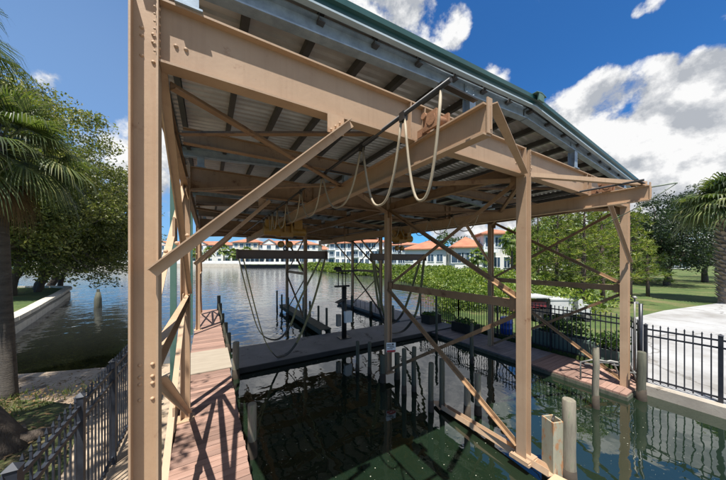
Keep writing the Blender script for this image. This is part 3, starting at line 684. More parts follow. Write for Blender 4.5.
sling([(5.05, 5.3, 2.83), (5.35, 5.4, 1.7), (5.7, 5.6, .85), (6.05, 5.7, .52), (6.45, 5.6, .8), (6.75, 5.45, 1.6), (7.1, 5.3, 2.83)], 'olive webbing sling of the right lifting beam hanging just above the dock', (.3, .68))

# ------------------------------------------------------------------ docks
def boards(mb, x0, x1, y0, y1, z, pitch=.112, th=.04, gap=.008):
    y = y0
    while y < y1 - .02:
        mb.bx((x0 + rnd.uniform(-.008, .008), y, z - th), (x1 + rnd.uniform(-.008, .008), min(y + pitch - gap, y1), z + rnd.uniform(-.002, .002))); y += pitch
LD = thing('wooden_dock', (.33, 5, 0), 'narrow red plank dock running along the left post row', 'dock')
mb = MB(); boards(mb, -.10, .75, -1.6, 13.6, .30); mb.build('deck_boards', M['board'], LD)
for x in (-.05, .71):
    mb = MB(); mb.bx((x - .03, -1.6, .07), (x + .03, 13.6, .258)); mb.build('stringer', M['pile'], LD)
y = -1.2
while y < 13.5:
    mb = MB(); mb.bx((-.12, y - .05, -.1), (.78, y + .05, .068)); mb.build('cross_bearer', M['pile'], LD); y += 1.5
mb = MB(); mb.bx((-.09, 4.95, .303), (.80, 6.55, .322)); o = mb.build('plywood_sheet', M['ply']); tag(o, 'bare plywood sheet laid across the red plank dock', 'plywood')
mb = MB(); mb.bx((.07, 8.7, .303), (.72, 9.15, .42)); mb.bx((.1, 8.75, .42), (.69, 9.1, .44))
FD = thing('grey_dock', (4.5, 6.05, 0), 'dark grey cross dock at the far end of both slips', 'dock')
mb = MB(); mb.bx((.95, 5.22, .05), (9.05, 6.92, .16)); mb.build('walking_surface', M['fdock'], FD)
mb = MB(); mb.bx((.97, 5.24, -.3), (9.03, 6.90, .049)); mb.build('float_tank', M['fside'], FD)
mb = MB(); mb.bx((.92, 5.19, .03), (9.05, 5.217, .15)); mb.bx((.92, 6.923, .03), (9.05, 6.95, .15)); mb.build('rub_rail', M['fside'], FD)
RD = thing('side_dock', (8.3, 2.5, 0), 'low plank dock along the right post row, red at its near end and grey beyond', 'dock')
mb = MB(); boards(mb, 7.58, 9.0, -.15, 1.75, .12); mb.build('red_boards', M['board'], RD)
mb = MB(); boards(mb, 7.58, 9.0, 1.75, 5.19, .12); mb.build('grey_boards', surf('grey_boards', (.12, .10, .098), (.19, .165, .16), 5, .8, 0, .2, 60, .003, island=.15), RD)
mb = MB(); mb.bx((7.56, -.17, -.1), (7.60, 5.18, .075)); mb.bx((7.60, -.17, -.1), (9.0, -.13, .075)); mb.build('skirt_board', M['pile'], RD)
CW = thing('catwalk', (4.0, 9.6, 0), 'narrow timber catwalk beyond the grey dock under the middle towers', 'catwalk')
mb = MB(); boards(mb, 3.8, 4.25, 6.97, 13.2, .32); mb.build('deck_boards', M['pile'], CW)
mb = MB(); mb.bx((3.82, 6.97, .12), (3.88, 13.2, .278)); mb.bx((4.17, 6.97, .12), (4.23, 13.2, .278)); mb.build('stringer', M['pile'], CW)
BD = thing('back_dock', (8.1, 10, 0), 'grey rear dock along the right row beyond the cross dock', 'dock')
mb = MB(); mb.bx((7.5, 6.97, .08), (8.9, 13.4, .2)); mb.build('walking_surface', M['fdock'], BD)
mb = MB(); mb.bx((7.53, 6.97, -.3), (8.87, 13.35, .079)); mb.build('float_tank', M['fside'], BD)
rail = MB()
for y in [7.6 + .5 * i for i in range(11)]: rail.tube([(7.62, y, .2), (7.62, y, .62)], .012, 6)
rail.tube([(7.62, 7.5, .62), (7.62, 12.8, .62)], .014, 6); rail.build('low_rail', M['fence'], BD)

# ------------------------------------------------------------------ piles
def pile(x, y, top, r, label, mat='pile', lean=(0, 0), group='timber piles in the slips'):
    t = thing('timber_pile', (x, y, 0), label, 'pile', group)
    mb = MB(); k = 7; pts = []; rs = []
    for i in range(k + 1):
        f = i / k; z = -1.2 + (top + 1.2) * f
        pts.append((x + lean[0] * z + rnd.uniform(-.006, .006), y + lean[1] * z + rnd.uniform(-.006, .006), z)); rs.append(r * (1.04 - .06 * f) * rnd.uniform(.97, 1.03))
    pts.append((pts[-1][0], pts[-1][1], top + .012)); rs.append(r * .82)
    mb.tube(pts, rs, 12); mb.build('shaft', M[mat], t)
    al = MB(); al.tube([(x - lean[0] * .2, y - lean[1] * .2, -.3), (x, y, .02), (x + lean[0] * .1, y + lean[1] * .1, .16 + rnd.uniform(0, .12))], [r * 1.14, r * 1.16, r * 1.04], 12); al.build('algae_band', M['soil'], t)
G1 = 'paired guide piles along the middle row'
for x, y, tp, r, lb in ((3.917, 2.40, .94, .05, 'dark guide pile second behind the near middle post, left of its pair'), (4.16, 2.36, .95, .05, 'dark guide pile second behind the near middle post, right of its pair'),
                        (3.924, 1.625, .90, .05, 'mossy guide pile above the far tip of the tie beam, left of its pair'), (4.153, 1.565, .95, .052, 'mossy guide pile above the far tip of the tie beam, right of its pair'),
                        (4.373, 1.17, .66, .058, 'short pale pile where the lower brace meets the tie beam, left one'), (4.60, 1.11, .74, .058, 'short pale pile where the lower brace meets the tie beam, right one')):
    pile(x, y, tp, r, lb, 'palep' if y < 1.3 else 'pile', group=G1)
pile(4.29, -.42, 1.05, .077, 'bleached round pile standing tallest beside the rusty square post', 'palep')
sq = thing('square_post', (4.19, -.28, 0), 'pale hollow square post streaked with rust beside the bleached round pile', 'post')
mb = MB(); rot = Matrix.Rotation(R(-20), 3, 'Z')
for dx, dy, sx_, sy_ in ((0, -.075, .17, .02), (0, .075, .17, .02), (-.075, 0, .02, .128), (.075, 0, .02, .128)):
    c = rot @ V((dx, dy, 0)); mb.box((4.19 + c.x, -.28 + c.y, -.2), (sx_, sy_, 1.94), rot)
mb.build('shaft', M['rustpale'], sq)
mb = MB(); mb.tube([(4.15, -.30, .70), (4.19, -.28, .77), (4.25, -.27, .79)], .012, 6); mb.build('rope_end', M['dark'], sq)
pile(7.90, -.29, .97, .072, 'green mossy pile beside the near right post', 'pile')
pile(6.72, .07, 1.17, .052, 'slim weathered pile leaning beside the red end of the right dock', 'palep', (-.02, -.01))
pile(6.58, 2.70, 1.08, .05, 'thin grey pile standing off the grey boards of the right dock', 'pile')
pile(7.38, 4.75, 1.6, .045, 'thin dark pile at the inner corner of the two docks', 'pile')
pile(3.62, 3.9, .75, .045, 'dark pile left of the middle back post, farther of two', 'pile', group=G1); pile(3.80, 3.6, .78, .045, 'dark pile left of the middle back post, nearer of two', 'pile', group=G1)
pile(3.82, 3.05, .62, .065, 'stub pile at the left foot of the middle post with the sign', 'pile', group=G1); pile(4.22, 3.02, .6, .065, 'stub pile at the right foot of the middle post with the sign', 'pile', group=G1)
G2 = 'piles along the left dock edge'
for x, y, tp, r, lb, mt in ((.862, 2.13, .76, .062, 'short pale pile against the left dock nearest the viewer', 'palep'), (.89, 5.03, .86, .075, 'pile between the plywood sheet and the grey dock corner', 'palep'),
                            (.86, 7.13, .58, .07, 'low pile on the left dock edge just past the plywood sheet', 'pile'), (.85, 8.5, .62, .07, 'second dark pile on the left dock edge past the plywood', 'pile'),
                            (.83, 10.1, .66, .07, 'third dark pile on the left dock edge past the plywood', 'pile'), (.80, 11.7, .85, .075, 'tall dark pile near the outer end of the left dock', 'pile'), (.80, 13.4, 1.0, .08, 'farthest pile at the outer end of the left dock', 'pile')):
    pile(x, y, tp, r, lb, mt, group=G2)
G3 = 'small piles beside the catwalk'
for i, (x, y, tp) in enumerate(((4.33, 7.6, .95), (4.33, 8.5, .9), (4.35, 9.6, .95), (4.35, 10.6, 1.0), (3.7, 8.3, .85), (3.7, 10.9, 1.0), (3.7, 12.2, 1.0), (3.7, 13.3, 1.1), (4.3, 13.3, 1.05))):
    pile(x, y, tp, .045, ('first', 'second', 'third', 'fourth', 'first', 'second', 'third', 'last', 'last')[i] + ' slim pile along the ' + ('right' if x > 4 else 'left') + ' side of the catwalk, counting outward', 'pile', group=G3)
for i, (x, y, tp) in enumerate(((7.42, 7.4, .8), (7.42, 9.2, .75), (7.42, 11.2, .8))):
    pile(x, y, tp, .075, ('nearest', 'middle', 'farthest')[i] + ' of three piles along the inner edge of the rear dock', 'pile', group='piles along the rear dock')
mb = MB(); mb.tube([(-5.29, 19.4, -1), (-5.29, 19.4, .55), (-5.27, 19.4, .95)], [.2, .17, .10], 10); mb.bx((-5.34, 19.35, .95), (-5.22, 19.45, 1.12))
tag(mb.build('channel_post', M['pile']), 'lone dark stub post standing in the open water at left', 'post')

# ------------------------------------------------------------------ sign, pedestal, ladder
sg = thing('warning_sign', (4.02, 2.99, .72), 'small white sign with a red band fixed to the middle post', 'sign')
mb = MB(); c = V((4.0, 2.97, .80)); rot = Matrix.Rotation(R(-25), 3, 'Z')
mb.box(c, (.22, .012, .22), rot); mb.build('board', M['white'], sg)
mb = MB(); mb.box(c + rot @ V((0, -.009, -.085)), (.205, .006, .04), rot); mb.build('red_band', M['red'], sg)
mb = MB()
for dx, dz, w_, h_ in ((-.05, .07, .10, .018), (.04, .075, .05, .03), (-.02, .035, .16, .014), (.02, .005, .12, .014), (-.03, -.03, .13, .014)): mb.box(c + rot @ V((dx, -.009, dz)), (w_, .006, h_), rot)
mb.build('printing', M['dark'], sg)
pd = thing('power_pedestal', (4.36, 6.13, .16), 'dark power pedestal with a white meter box on the grey dock', 'pedestal')
mb = MB(); mb.tube([(4.36, 6.13, .16), (4.36, 6.13, 1.95)], .085, 12); mb.build('column', M['dark'], pd)
mb = MB(); mb.bx((4.16, 5.95, .16), (4.56, 6.31, .18)); mb.build('base_plate', M['dark'], pd)
mb = MB(); mb.bx((4.30, 5.92, .72), (4.56, 6.04, 1.10)); mb.build('meter_box', M['white'], pd)
mb = MB(); mb.bx((4.06, 6.02, .60), (4.20, 6.16, 1.0)); mb.build('outlet_box', M['alum'], pd)
mb = MB(); mb.box((4.18, 6.0, 1.48), (.36, .26, .03), Matrix.Rotation(R(-22), 3, 'Y')); mb.build('lid', M['dark'], pd)
mb = MB(); mb.bx((4.08, 6.08, 2.44), (4.9, 6.18, 2.50)); mb.bx((4.0, 6.08, 1.92), (4.55, 6.16, 1.98)); mb.lathe((4.12, 6.13, 2.50), [(.14, 0), (.15, .05), (.10, .12)], 12)
for xx in (4.14, 4.3, 4.42): mb.tube([(xx, 6.13, 1.93), (xx, 6.13, 2.45)], .018, 6)
mb.build('lamp_bracket', M['dark'], pd)
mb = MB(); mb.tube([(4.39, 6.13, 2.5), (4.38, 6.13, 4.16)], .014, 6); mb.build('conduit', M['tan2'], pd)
ld = thing('swim_ladder', (7.85, .1, .12), 'bent aluminium swim ladder lying folded on the red dock end', 'ladder')
for off in (0, .36):
    mb = MB(); mb.tube([(7.62 + off * .5, .62 - off * .6, .13), (7.62 + off * .5, .62 - off * .6, .52), (7.78 + off * .5, .42 - off * .6, .62), (8.0 + off * .5, .16 - off * .6, .58), (8.1 + off * .5, .04 - off * .6, .14)], .018, 8); mb.build('side_rail', M['alum'], ld)
for i in range(5):
    f = i / 4; mb = MB(); a = V((7.66 + .42 * f, .57 - .5 * f, .50 + .1 * math.sin(f * 3) - .25 * max(0, f - .6))); mb.extr(a, a + V((.18, -.216, 0)), prR(.05, .018)); mb.build('rung', M['alum'], ld)

# ------------------------------------------------------------------ fences
def fence(pts, z0, h, panel, step, mat, label, picket=.016, post=.055, spear=True, group=None):
    """picket fence along a polyline: posts, and one picket panel per bay"""
    t = thing('picket_fence', (*pts[0], z0), label, 'fence', group)
    for (a, b) in zip(pts[:-1], pts[1:]):
        A = V((*a, z0)); B = V((*b, z0)); L = (B - A).length; n = max(1, round(L / panel)); d = (B - A).normalized()
        for i in range(n + 1):
            p = A.lerp(B, i / n)
            mb = MB(); mb.extr(p, p + V((0, 0, h + .03)), prR(post, post), up=d); mb.build('fence_post', mat, t)
            c = MB(); mb2 = p + V((0, 0, h + .03)); c.add([mb2 + V((sx * post * .62, sy * post * .62, 0)) for sx, sy in ((-1, -1), (1, -1), (1, 1), (-1, 1))] + [mb2 + V((0, 0, .035))], [(0, 1, 4), (1, 2, 4), (2, 3, 4), (3, 0, 4), (3, 2, 1, 0)]); 
            po = c.build('post_cap', mat, t)
            if i < n:
                q = A.lerp(B, (i + 1) / n); mb = MB(); k = round((q - p).length / step)
                e0 = p + d * post / 2; e1 = q - d * post / 2
                for zz in (.09, h - .20, h - .06): mb.extr(e0 + V((0, 0, zz)), e1 + V((0, 0, zz)), prR(.026, .032))
                for j in range(1, k):
                    s = p.lerp(q, j / k)
                    mb.extr(s + V((0, 0, .03)), s + V((0, 0, h + .02)), prR(picket, picket), up=d)
                    if spear:
                        tp = s + V((0, 0, h + .02)); w_ = picket * .8
                        mb.add([tp + V((w_, w_, 0)), tp + V((-w_, w_, 0)), tp + V((-w_, -w_, 0)), tp + V((w_, -w_, 0)), tp + V((0, 0, .042))], [(0, 1, 4), (1, 2, 4), (2, 3, 4), (3, 0, 4), (3, 2, 1, 0)])
                mb.build('picket_panel', mat, t)
    return t
fence([(-.68, -.50), (-.68, 5.15)], (.385), 1.21, .945, .095, M['fence2'], 'grey blue spear picket fence along the left shore path', .0125, .058)
fence([(8.52, -.22), (8.60, -7.0)], .185, 1.22, .92, .105, M['fence'], 'black spear picket fence on the curb before the pale paving', .018, .06)
fence([(8.56, -.12), (9.12, .20), (9.12, 5.2), (9.12, 7.4)], .14, 1.32, 1.5, .105, M['fence'], 'black picket fence behind the right dock', .018, .05, True)
mb = MB(); mb.tube([(8.40, -.17, .2), (8.40, -.17, 1.9)], .035, 8)
tag(mb.build('gate_post', M['fence']), 'tall black gate post right behind the near right post', 'post')
mb = MB(); mb.tube([(8.56, -.04, .36), (8.56, -.04, 2.02)], .016, 8); mb.lathe((8.56, -.04, 1.98), [(.03, 0), (.05, .02), (.02, .06)], 10); mb.bx((8.56, -.07, 1.86), (8.72, -.01, 1.90))
tag(mb.build('tap_post', M['alum']), 'thin pale pipe post with a small head beside the black gate post', 'post')
# ------------------------------------------------------------------ things behind the right dock
def leaves(mb, c, rad, n, size, rg, up=.35, mi=0, shell=.5):
    c = V(c)
    for _ in range(n):
        while True:
            q = V((rg.uniform(-1, 1), rg.uniform(-1, 1), rg.uniform(-1, 1)))
            if q.length < 1: break
        q *= (shell + (1 - shell) * q.length) / max(q.length, .25) * q.length ** .5 if False else 1
        p = c + V((q.x * rad[0], q.y * rad[1], q.z * rad[2]))
        nrm = V((rg.gauss(0, 1), rg.gauss(0, 1), rg.gauss(up, .8))).normalized()
        a = nrm.orthogonal().normalized(); a.rotate(Quaternion(nrm, rg.uniform(0, 6.28))); b = nrm.cross(a)
        l = size * rg.uniform(.7, 1.35); w_ = l * rg.uniform(.38, .6)
        o = len(mb.v); mb.v += [p - a * l * .5, p + b * w_ * .5 + nrm * l * .08, p + a * l * .5, p - b * w_ * .5 + nrm * l * .08]
        mb.f.append([o, o + 1, o + 2, o + 3]); mb.mi.append(mi); mb.sm.append(False)
def planter(x0, y0, x1, y1, z, h, label, hs, mat, n):
    t = thing('planter_box', ((x0 + x1) / 2, (y0 + y1) / 2, z), label, 'planter')
    mb = MB()
    for a, b in (((x0, y0), (x1, y0 + .04)), ((x0, y1 - .04), (x1, y1)), ((x0, y0 + .04), (x0 + .04, y1 - .04)), ((x1 - .04, y0 + .04), (x1, y1 - .04))): mb.bx((*a, z), (*b, z + h))
    mb.build('box', mat, t); mb = MB(); mb.bx((x0 + .04, y0 + .04, z), (x1 - .04, y1 - .04, z + h - .06)); mb.build('soil', M['soil'], t)
    s = thing('shrub', ((x0 + x1) / 2, (y0 + y1) / 2, z + h), 'bushy green plant growing in the ' + label.split(' by ')[0].split(' behind ')[0].split(' at ')[0], 'shrub')
    rg = random.Random(int(x0 * 100)); mb = MB(); L = max(x1 - x0, y1 - y0)
    stem = MB()
    for i in range(9):
        fx, fy = rg.uniform(.1, .9), rg.uniform(.1, .9); px_, py_ = x0 + (x1 - x0) * fx, y0 + (y1 - y0) * fy; hh = hs * rg.uniform(.6, 1.1)
        stem.tube([(px_, py_, z + h - .07), (px_ + rg.uniform(-.1, .1), py_ + rg.uniform(-.1, .1), z + h + hh * .7)], .012, 5)
        leaves(mb, (px_, py_, z + h + hh * .55), (.25, .25, hh * .5), n // 9, .10, rg)
    stem.build('stem', M['bark'], s, recalc=False); mb.build('foliage', M['shrub'], s, recalc=False)
planter(9.35, 1.05, 9.8, 2.5, .18, .42, 'long green grey planter behind the black fence', .55, M['planter'], 900)
planter(9.35, .3, 9.8, .95, .18, .30, 'small low planter behind the near corner of the black fence', .5, M['planter'], 500)
planter(8.2, 5.9, 8.9, 6.4, .16, .36, 'dark planter at the corner of the docks', .12, M['dark'], 200)
planter(8.45, 4.1, 8.95, 5.0, .12, .36, 'black planter by the side of the fence on the grey boards', .15, M['dark'], 200)
bl = thing('barrel', (9.6, 3.5, .18), 'blue plastic barrel behind the right dock fence', 'barrel')
mb = MB(); mb.lathe((9.6, 3.5, .18), [(.18, 0), (.21, .03), (.215, .2), (.23, .215), (.215, .23), (.215, .40), (.23, .415), (.215, .43), (.21, .58), (.16, .61)], 18); mb.build('drum', M['blue'], bl)
mb = MB(); mb.lathe((9.6, 3.5, .79), [(.05, 0), (.05, .03)], 10); mb.build('bung', M['white'], bl)
# small utility cart
ct = thing('utility_cart', (13.9, 3.6, .18), 'small white utility cart parked on the lawn behind the black fence', 'cart')
ctr = V((13.9, 3.6, .18)); cr_ = Matrix.Rotation(math.atan2(AX.y, AX.x), 3, 'Z')
def cbox(mb, c, s): mb.box(ctr + cr_ @ V(c), s, cr_)
mb = MB(); cbox(mb, (-.25, 0, .62), (.95, .95, .62)); cbox(mb, (-.25, -.0, .95), (1.0, 1.0, .05)); mb.build('cargo_box', M['cartw'], ct)
mb = MB(); cbox(mb, (.78, 0, .55), (.55, .9, .36)); cbox(mb, (.62, 0, .82), (.22, .86, .25)); cbox(mb, (.25, 0, .35), (1.7, .85, .08)); mb.build('body', M['cartw'], ct)
mb = MB(); cbox(mb, (.53, 0, .93), (.02, .8, .26)); mb.build('windscreen', M['glass'], ct)
mb = MB(); cbox(mb, (-1.2, 0, 1.06), (1.0, 1.05, .07)); mb.build('canopy', M['cartw'], ct)
mb = MB(); cbox(mb, (-1.2, 0, .72), (.7, .8, .25)); mb.build('seat', M['maroon'], ct)
mb = MB(); cbox(mb, (-1.25, 0, .42), (1.0, .8, .22)); mb.build('chassis', M['dark'], ct)
for ax in (-1.62, -.78):
    for ay in (-.45, .45): mb = MB(); cbox(mb, (ax, ay, .78), (.03, .03, .5)); mb.build('canopy_pole', M['dark'], ct)
for ax in (-1.25, -.1, .85):
    for ay in (-.46, .46):
        mb = MB(); mb.tube([ctr + cr_ @ V((ax, ay - .06, .2)), ctr + cr_ @ V((ax, ay + .06, .2))], .2, 14); wo = mb.build('wheel', M['tyre'], ct)
        mb = MB(); mb.tube([ctr + cr_ @ V((ax, ay - .07, .2)), ctr + cr_ @ V((ax, ay + .07, .2))], .09, 10); mb.build('hub', M['alum'], wo)

# ------------------------------------------------------------------ floating flecks
rg = random.Random(5); mb = MB()
for i in range(1300):
    x = .95 + 6.3 * rg.random() ** 1.9; y = -1.7 + 6.8 * rg.random() ** 1.1; s = rg.choice((.003, .0035, .004, .005, .009)); a = rg.uniform(0, 3)
    c, q = math.cos(a) * s, math.sin(a) * s
    mb.add([(x + c, y + q, .005), (x - q, y + c, .005), (x - c * .8, y - q, .005), (x + q, y - c * .7, .005)], [(0, 1, 2, 3)])
o = mb.build('floating_flecks', M['speck'], recalc=False); tag(o, 'pale pollen and leaf flecks floating on the dark slip water', 'flecks', None, 'stuff')

# ------------------------------------------------------------------ trees
def limb(mb, p0, p1, r0, r1, rg, n=5, wob=.1, sides=8):
    p0 = V(p0); p1 = V(p1); L = (p1 - p0).length; pts = []; rs = []
    for i in range(n + 1):
        f = i / n; q = p0.lerp(p1, f)
        if 0 < i < n: q += V((rg.gauss(0, 1), rg.gauss(0, 1), rg.gauss(0, .6))) * wob * L * .25
        pts.append(q); rs.append(r0 + (r1 - r0) * f)
    mb.tube(pts, rs, sides); return pts
def broadleaf(name, label, base_, h, crown, clumps, per, size, mat, seed, tr=.2, bark='bark', group=None, lean=(0, 0), cl=1.0, low=None):
    """crown: centre and radii of the overall envelope; clumps are spread through its outer volume"""
    rg = random.Random(seed); base_ = V(base_); t = thing(name, base_, label, 'tree', group)
    cc = V(crown[0]); rad = V(crown[1]); tk = MB(); lf = MB()
    fork = base_ + V((lean[0], lean[1], h))
    limb(tk, base_ - V((0, 0, .15)), fork, tr * 1.25, tr * .75, rg, 5, .12)
    cs = []
    while len(cs) < clumps:
        q = V((rg.uniform(-1, 1), rg.uniform(-1, 1), rg.uniform(-1, 1)))
        if not .35 < q.length < 1: continue
        p = cc + V((q.x * rad.x, q.y * rad.y, q.z * rad.z))
        if low is not None and p.z < low: continue
        cs.append(p)
    for i, p in enumerate(cs):
        if i % max(1, clumps // 14) == 0: limb(tk, fork - V((0, 0, rg.uniform(0, .2) * h)), p, tr * .45, tr * .06, rg, 5, .22, 6)
        r_ = cl * rg.uniform(.65, 1.3)
        leaves(lf, p, (r_, r_, r_ * .6), int(per * rg.uniform(.6, 1.3)), size, rg)
    tk.build('trunk', M[bark], t, recalc=False); lf.build('crown', M[mat], t, recalc=False)
    return t
def fan_palm(name, label, base_, h, R_, nf, mat, seed, tr=.14, lean=(0, 0), boots=False, lw=.022, nl=26, group=None, dead=8, elr=2.05):
    rg = random.Random(seed); base_ = V(base_); t = thing(name, base_, label, 'palm tree', group)
    top = base_ + V((lean[0], lean[1], h)); tk = MB()
    tk.tube([base_ - V((0, 0, .2)), base_ + V((0, 0, .1)), base_.lerp(top, .4), base_.lerp(top, .8), top, top + V((0, 0, .3))], [tr * 1.35, tr * 1.15, tr, tr * 1.0, tr * 1.15, tr * .6], 14)
    tk.build('trunk', M['palmbark'] if not boots else M['boot'], t, recalc=False)
    if boots:
        bt = MB(); nb = int(h * 46)
        for i in range(nb):
            f = i / nb; z = .05 + f * (h + .1); a = i * 2.39996; c = base_.lerp(top, z / h if z < h else 1); c.z = base_.z + z
            o_ = V((math.cos(a), math.sin(a), 0)); rr = tr * (1.0 + .15 * math.sin(f * 3))
            p0 = c + o_ * rr * .85; p1 = c + o_ * (rr * 1.25 + rg.uniform(.0, .1)) + V((0, 0, .16 + rg.uniform(0, .08)))
            sd = o_.cross(V((0, 0, 1))); w0 = tr * .30; w1 = tr * .16
            bt.add([p0 - sd * w0, p0 + sd * w0, p1 + sd * w1, p1 - sd * w1, p0 - sd * w0 - V((0, 0, .05)) + o_ * .03, p0 + sd * w0 - V((0, 0, .05)) + o_ * .03, p1 + sd * w1 + o_ * .04, p1 - sd * w1 + o_ * .04], [(0, 1, 2, 3), (7, 6, 5, 4), (0, 4, 5, 1), (1, 5, 6, 2), (2, 6, 7, 3), (3, 7, 4, 0)])
        bt.build('leaf_boots', M['boot'], t, recalc=False)
    cr = MB(); dd = MB(); pet = MB()
    def frond(mb, az, el, L, droop, width):
        d = V((math.cos(az) * math.cos(el), math.sin(az) * math.cos(el), math.sin(el)))
        p0 = top + d * .08; pl = L * rg.uniform(.42, .55); p1 = p0 + d * pl - V((0, 0, droop * pl * .25))
        pet.tube([p0, p0.lerp(p1, .5) + V((0, 0, .02)), p1], [.016, .012, .009], 5)
        d2 = (p1 - p0).normalized(); sd = d2.cross(V((0, 0, 1)))
        if sd.length < .05: sd = V((1, 0, 0))
        sd.normalize(); up_ = sd.cross(d2)
        for k in range(nl):
            f = (k + .5) / nl * 2 - 1; a = f * 1.75
            dr = (d2 * math.cos(a) + sd * math.sin(a)).normalized()
            ll = (L - pl) * (1 - .35 * abs(f)) * rg.uniform(.88, 1.1); start = p1 - d2 * (.0) + up_ * (.10 * abs(f) * pl)
            pts = [start, start + dr * ll * .5 + up_ * .05 * ll - V((0, 0, .10 * droop * ll)), start + dr * ll * .8 - V((0, 0, .40 * droop * ll)), start + dr * ll * .92 - V((0, 0, (.85 * droop + rg.uniform(0, .25)) * ll * .9))]
            ww = [width * .5, width, width * .7, width * .12]
            sv = dr.cross(up_).normalized(); o = len(mb.v)
            for p, w_ in zip(pts, ww): mb.v += [p - sv * w_, p + sv * w_]
            for q in range(3): mb.f.append([o + 2 * q, o + 2 * q + 1, o + 2 * q + 3, o + 2 * q + 2]); mb.mi.append(0); mb.sm.append(False)
    for i in range(nf):
        f = i / nf; el = 1.35 - elr * f + rg.uniform(-.12, .12)
        frond(cr, i * 2.39996 + rg.uniform(-.2, .2), el, R_ * rg.uniform(.85, 1.1), .28 + .45 * f, lw)
    for i in range(dead): frond(dd, i * 2.39996 + 1, -.95 - rg.uniform(0, .4), R_ * .8, .8, lw)
    cr.build('fronds', M[mat], t, recalc=False); pet.build('leaf_stalks', M['palmleaf'], t, recalc=False)
    if dead: dd.build('dead_fronds', M['deadleaf'], t, recalc=False)
    return t
def pine(label, base_, h, seed, group, spread=1.5, z0=.25, tr=.10, lean=(0, 0), tufts=1.0, bl=.26):
    rg = random.Random(seed); base_ = V(base_); t = thing('pine_tree', base_, label, 'tree', group)
    tk = MB(); lf = MB(); top = base_ + V((lean[0], lean[1], h))
    tk.tube([base_ - V((0, 0, .2)), base_.lerp(top, .3), base_.lerp(top, .7), top], [tr * 1.2, tr, tr * .6, tr * .15], 9)
    n = int(h * 9)
    for i in range(n):
        f = z0 + (1 - z0) * (i / n); a = i * 2.39996; L = spread * (1.1 - .75 * f) * rg.uniform(.55, 1.15)
        p0 = base_.lerp(top, f); p1 = p0 + V((math.cos(a) * L, math.sin(a) * L, L * rg.uniform(-.05, .45)))
        tk.tube([p0, p0.lerp(p1, .5) - V((0, 0, .05)), p1], [tr * .22, tr * .13, .008], 5)
        for k in range(int((3 + L * 4) * tufts)):
            g = rg.uniform(.3, 1.05); c = p0.lerp(p1, g) + V((rg.gauss(0, .13), rg.gauss(0, .13), rg.gauss(.04, .10)))
            for q in range(13):
                d = V((rg.gauss(0, 1), rg.gauss(0, 1), rg.gauss(.45, .8))).normalized(); sd = d.orthogonal().normalized(); sd.rotate(Quaternion(d, rg.uniform(0, 6)))
                l = bl * rg.uniform(.6, 1.2); w_ = bl * .065; o = len(lf.v)
                lf.v += [c - sd * w_, c + sd * w_, c + d * l + sd * w_ * .3, c + d * l - sd * w_ * .3]; lf.f.append([o, o + 1, o + 2, o + 3]); lf.mi.append(0); lf.sm.append(False)
    tk.build('trunk', M['pbark'], t, recalc=False); lf.build('crown', M['pineleaf'], t, recalc=False)

# left bank
fan_palm('cabbage_palm', 'shaggy fan palm with a bare grey trunk at the left shore', (-2.80, 5.45, .36), 4.45, 1.36, 50, 'palmleaf', 3, .092, (-.12, -.05), lw=.011, nl=46, dead=3)
fan_palm('cabbage_palm', 'taller fan palm whose fronds reach in at the upper left edge', (-4.1, 5.3, .40), 6.3, 1.7, 32, 'palmleaf', 8, .135, (.05, -.05), lw=.011, nl=44, dead=3)
GO = 'oaks along the left bank'
oakdef = [((-10.6, 24.0, .5), 3.2, ((-9.3, 23.3, 8.3), (4.6, 4.6, 6.4)), .26, 'broad bank oak nearest behind the shore palm', 11),
          ((-11.0, 28.3, .5), 3.0, ((-8.6, 28.3, 6.9), (4.6, 4.4, 5.8)), .24, 'bank oak leaning out over the water at the seawall bend', 12),
          ((-12.2, 33.5, .55), 3.0, ((-9.2, 34.0, 6.8), (5.2, 4.6, 5.6)), .22, 'farther bank oak behind the seawall bend', 13),
          ((-13.5, 25.0, .6), 3.4, ((-12.4, 24.5, 8.6), (4.6, 4.6, 6.6)), .26, 'tall oak standing back from the seawall', 14),
          ((-9.9, 21.3, .5), 3.6, ((-9.0, 21.5, 6.6), (2.6, 2.6, 2.8)), .15, 'slim oak closest to the seawall among the bank oaks', 17),
          ((-10.3, 26.2, .5), 3.3, ((-8.9, 26.0, 6.0), (2.8, 2.6, 2.8)), .16, 'slim leaning oak between the two larger bank oaks', 18),
          ((-10.4, 30.0, .5), 3.2, ((-8.4, 30.4, 5.6), (3.0, 2.6, 3.0)), .15, 'slim oak leaning over the water at the end of the seawall', 19),
          ((-27.0, 39.0, .9), 2.6, ((-26.0, 39.0, 5.5), (6.0, 5.0, 5.2)), .2, 'low spreading oak at the back of the bank lawn', 20),
          ((-33.0, 56.0, .9), 2.6, ((-32.0, 56.0, 6.5), (8.0, 6.0, 6.4)), .25, 'oak farthest away behind the bank lawn', 22),
          ((-22.0, 44.0, .8), 3.4, ((-20.5, 44.0, 6.5), (7.0, 6.0, 6.2)), .24, 'oak closing the view at the far end of the bank lawn', 16),
          ((-17.5, 36.0, .7), 3.4, ((-16.5, 36.0, 7.5), (6.0, 5.0, 6.6)), .24, 'large oak farthest back on the left bank', 15)]
for b_, h_, cr_def, tr_, lb, sd_ in oakdef:
    broadleaf('oak_tree', lb, b_, h_, cr_def, 180, 170, .19, 'oakleaf', sd_, tr_, group=GO, cl=1.1 if cr_def[1][0] > 4 else .85, low=1.7, lean=((cr_def[0][0] - b_[0]) * .45, 0))
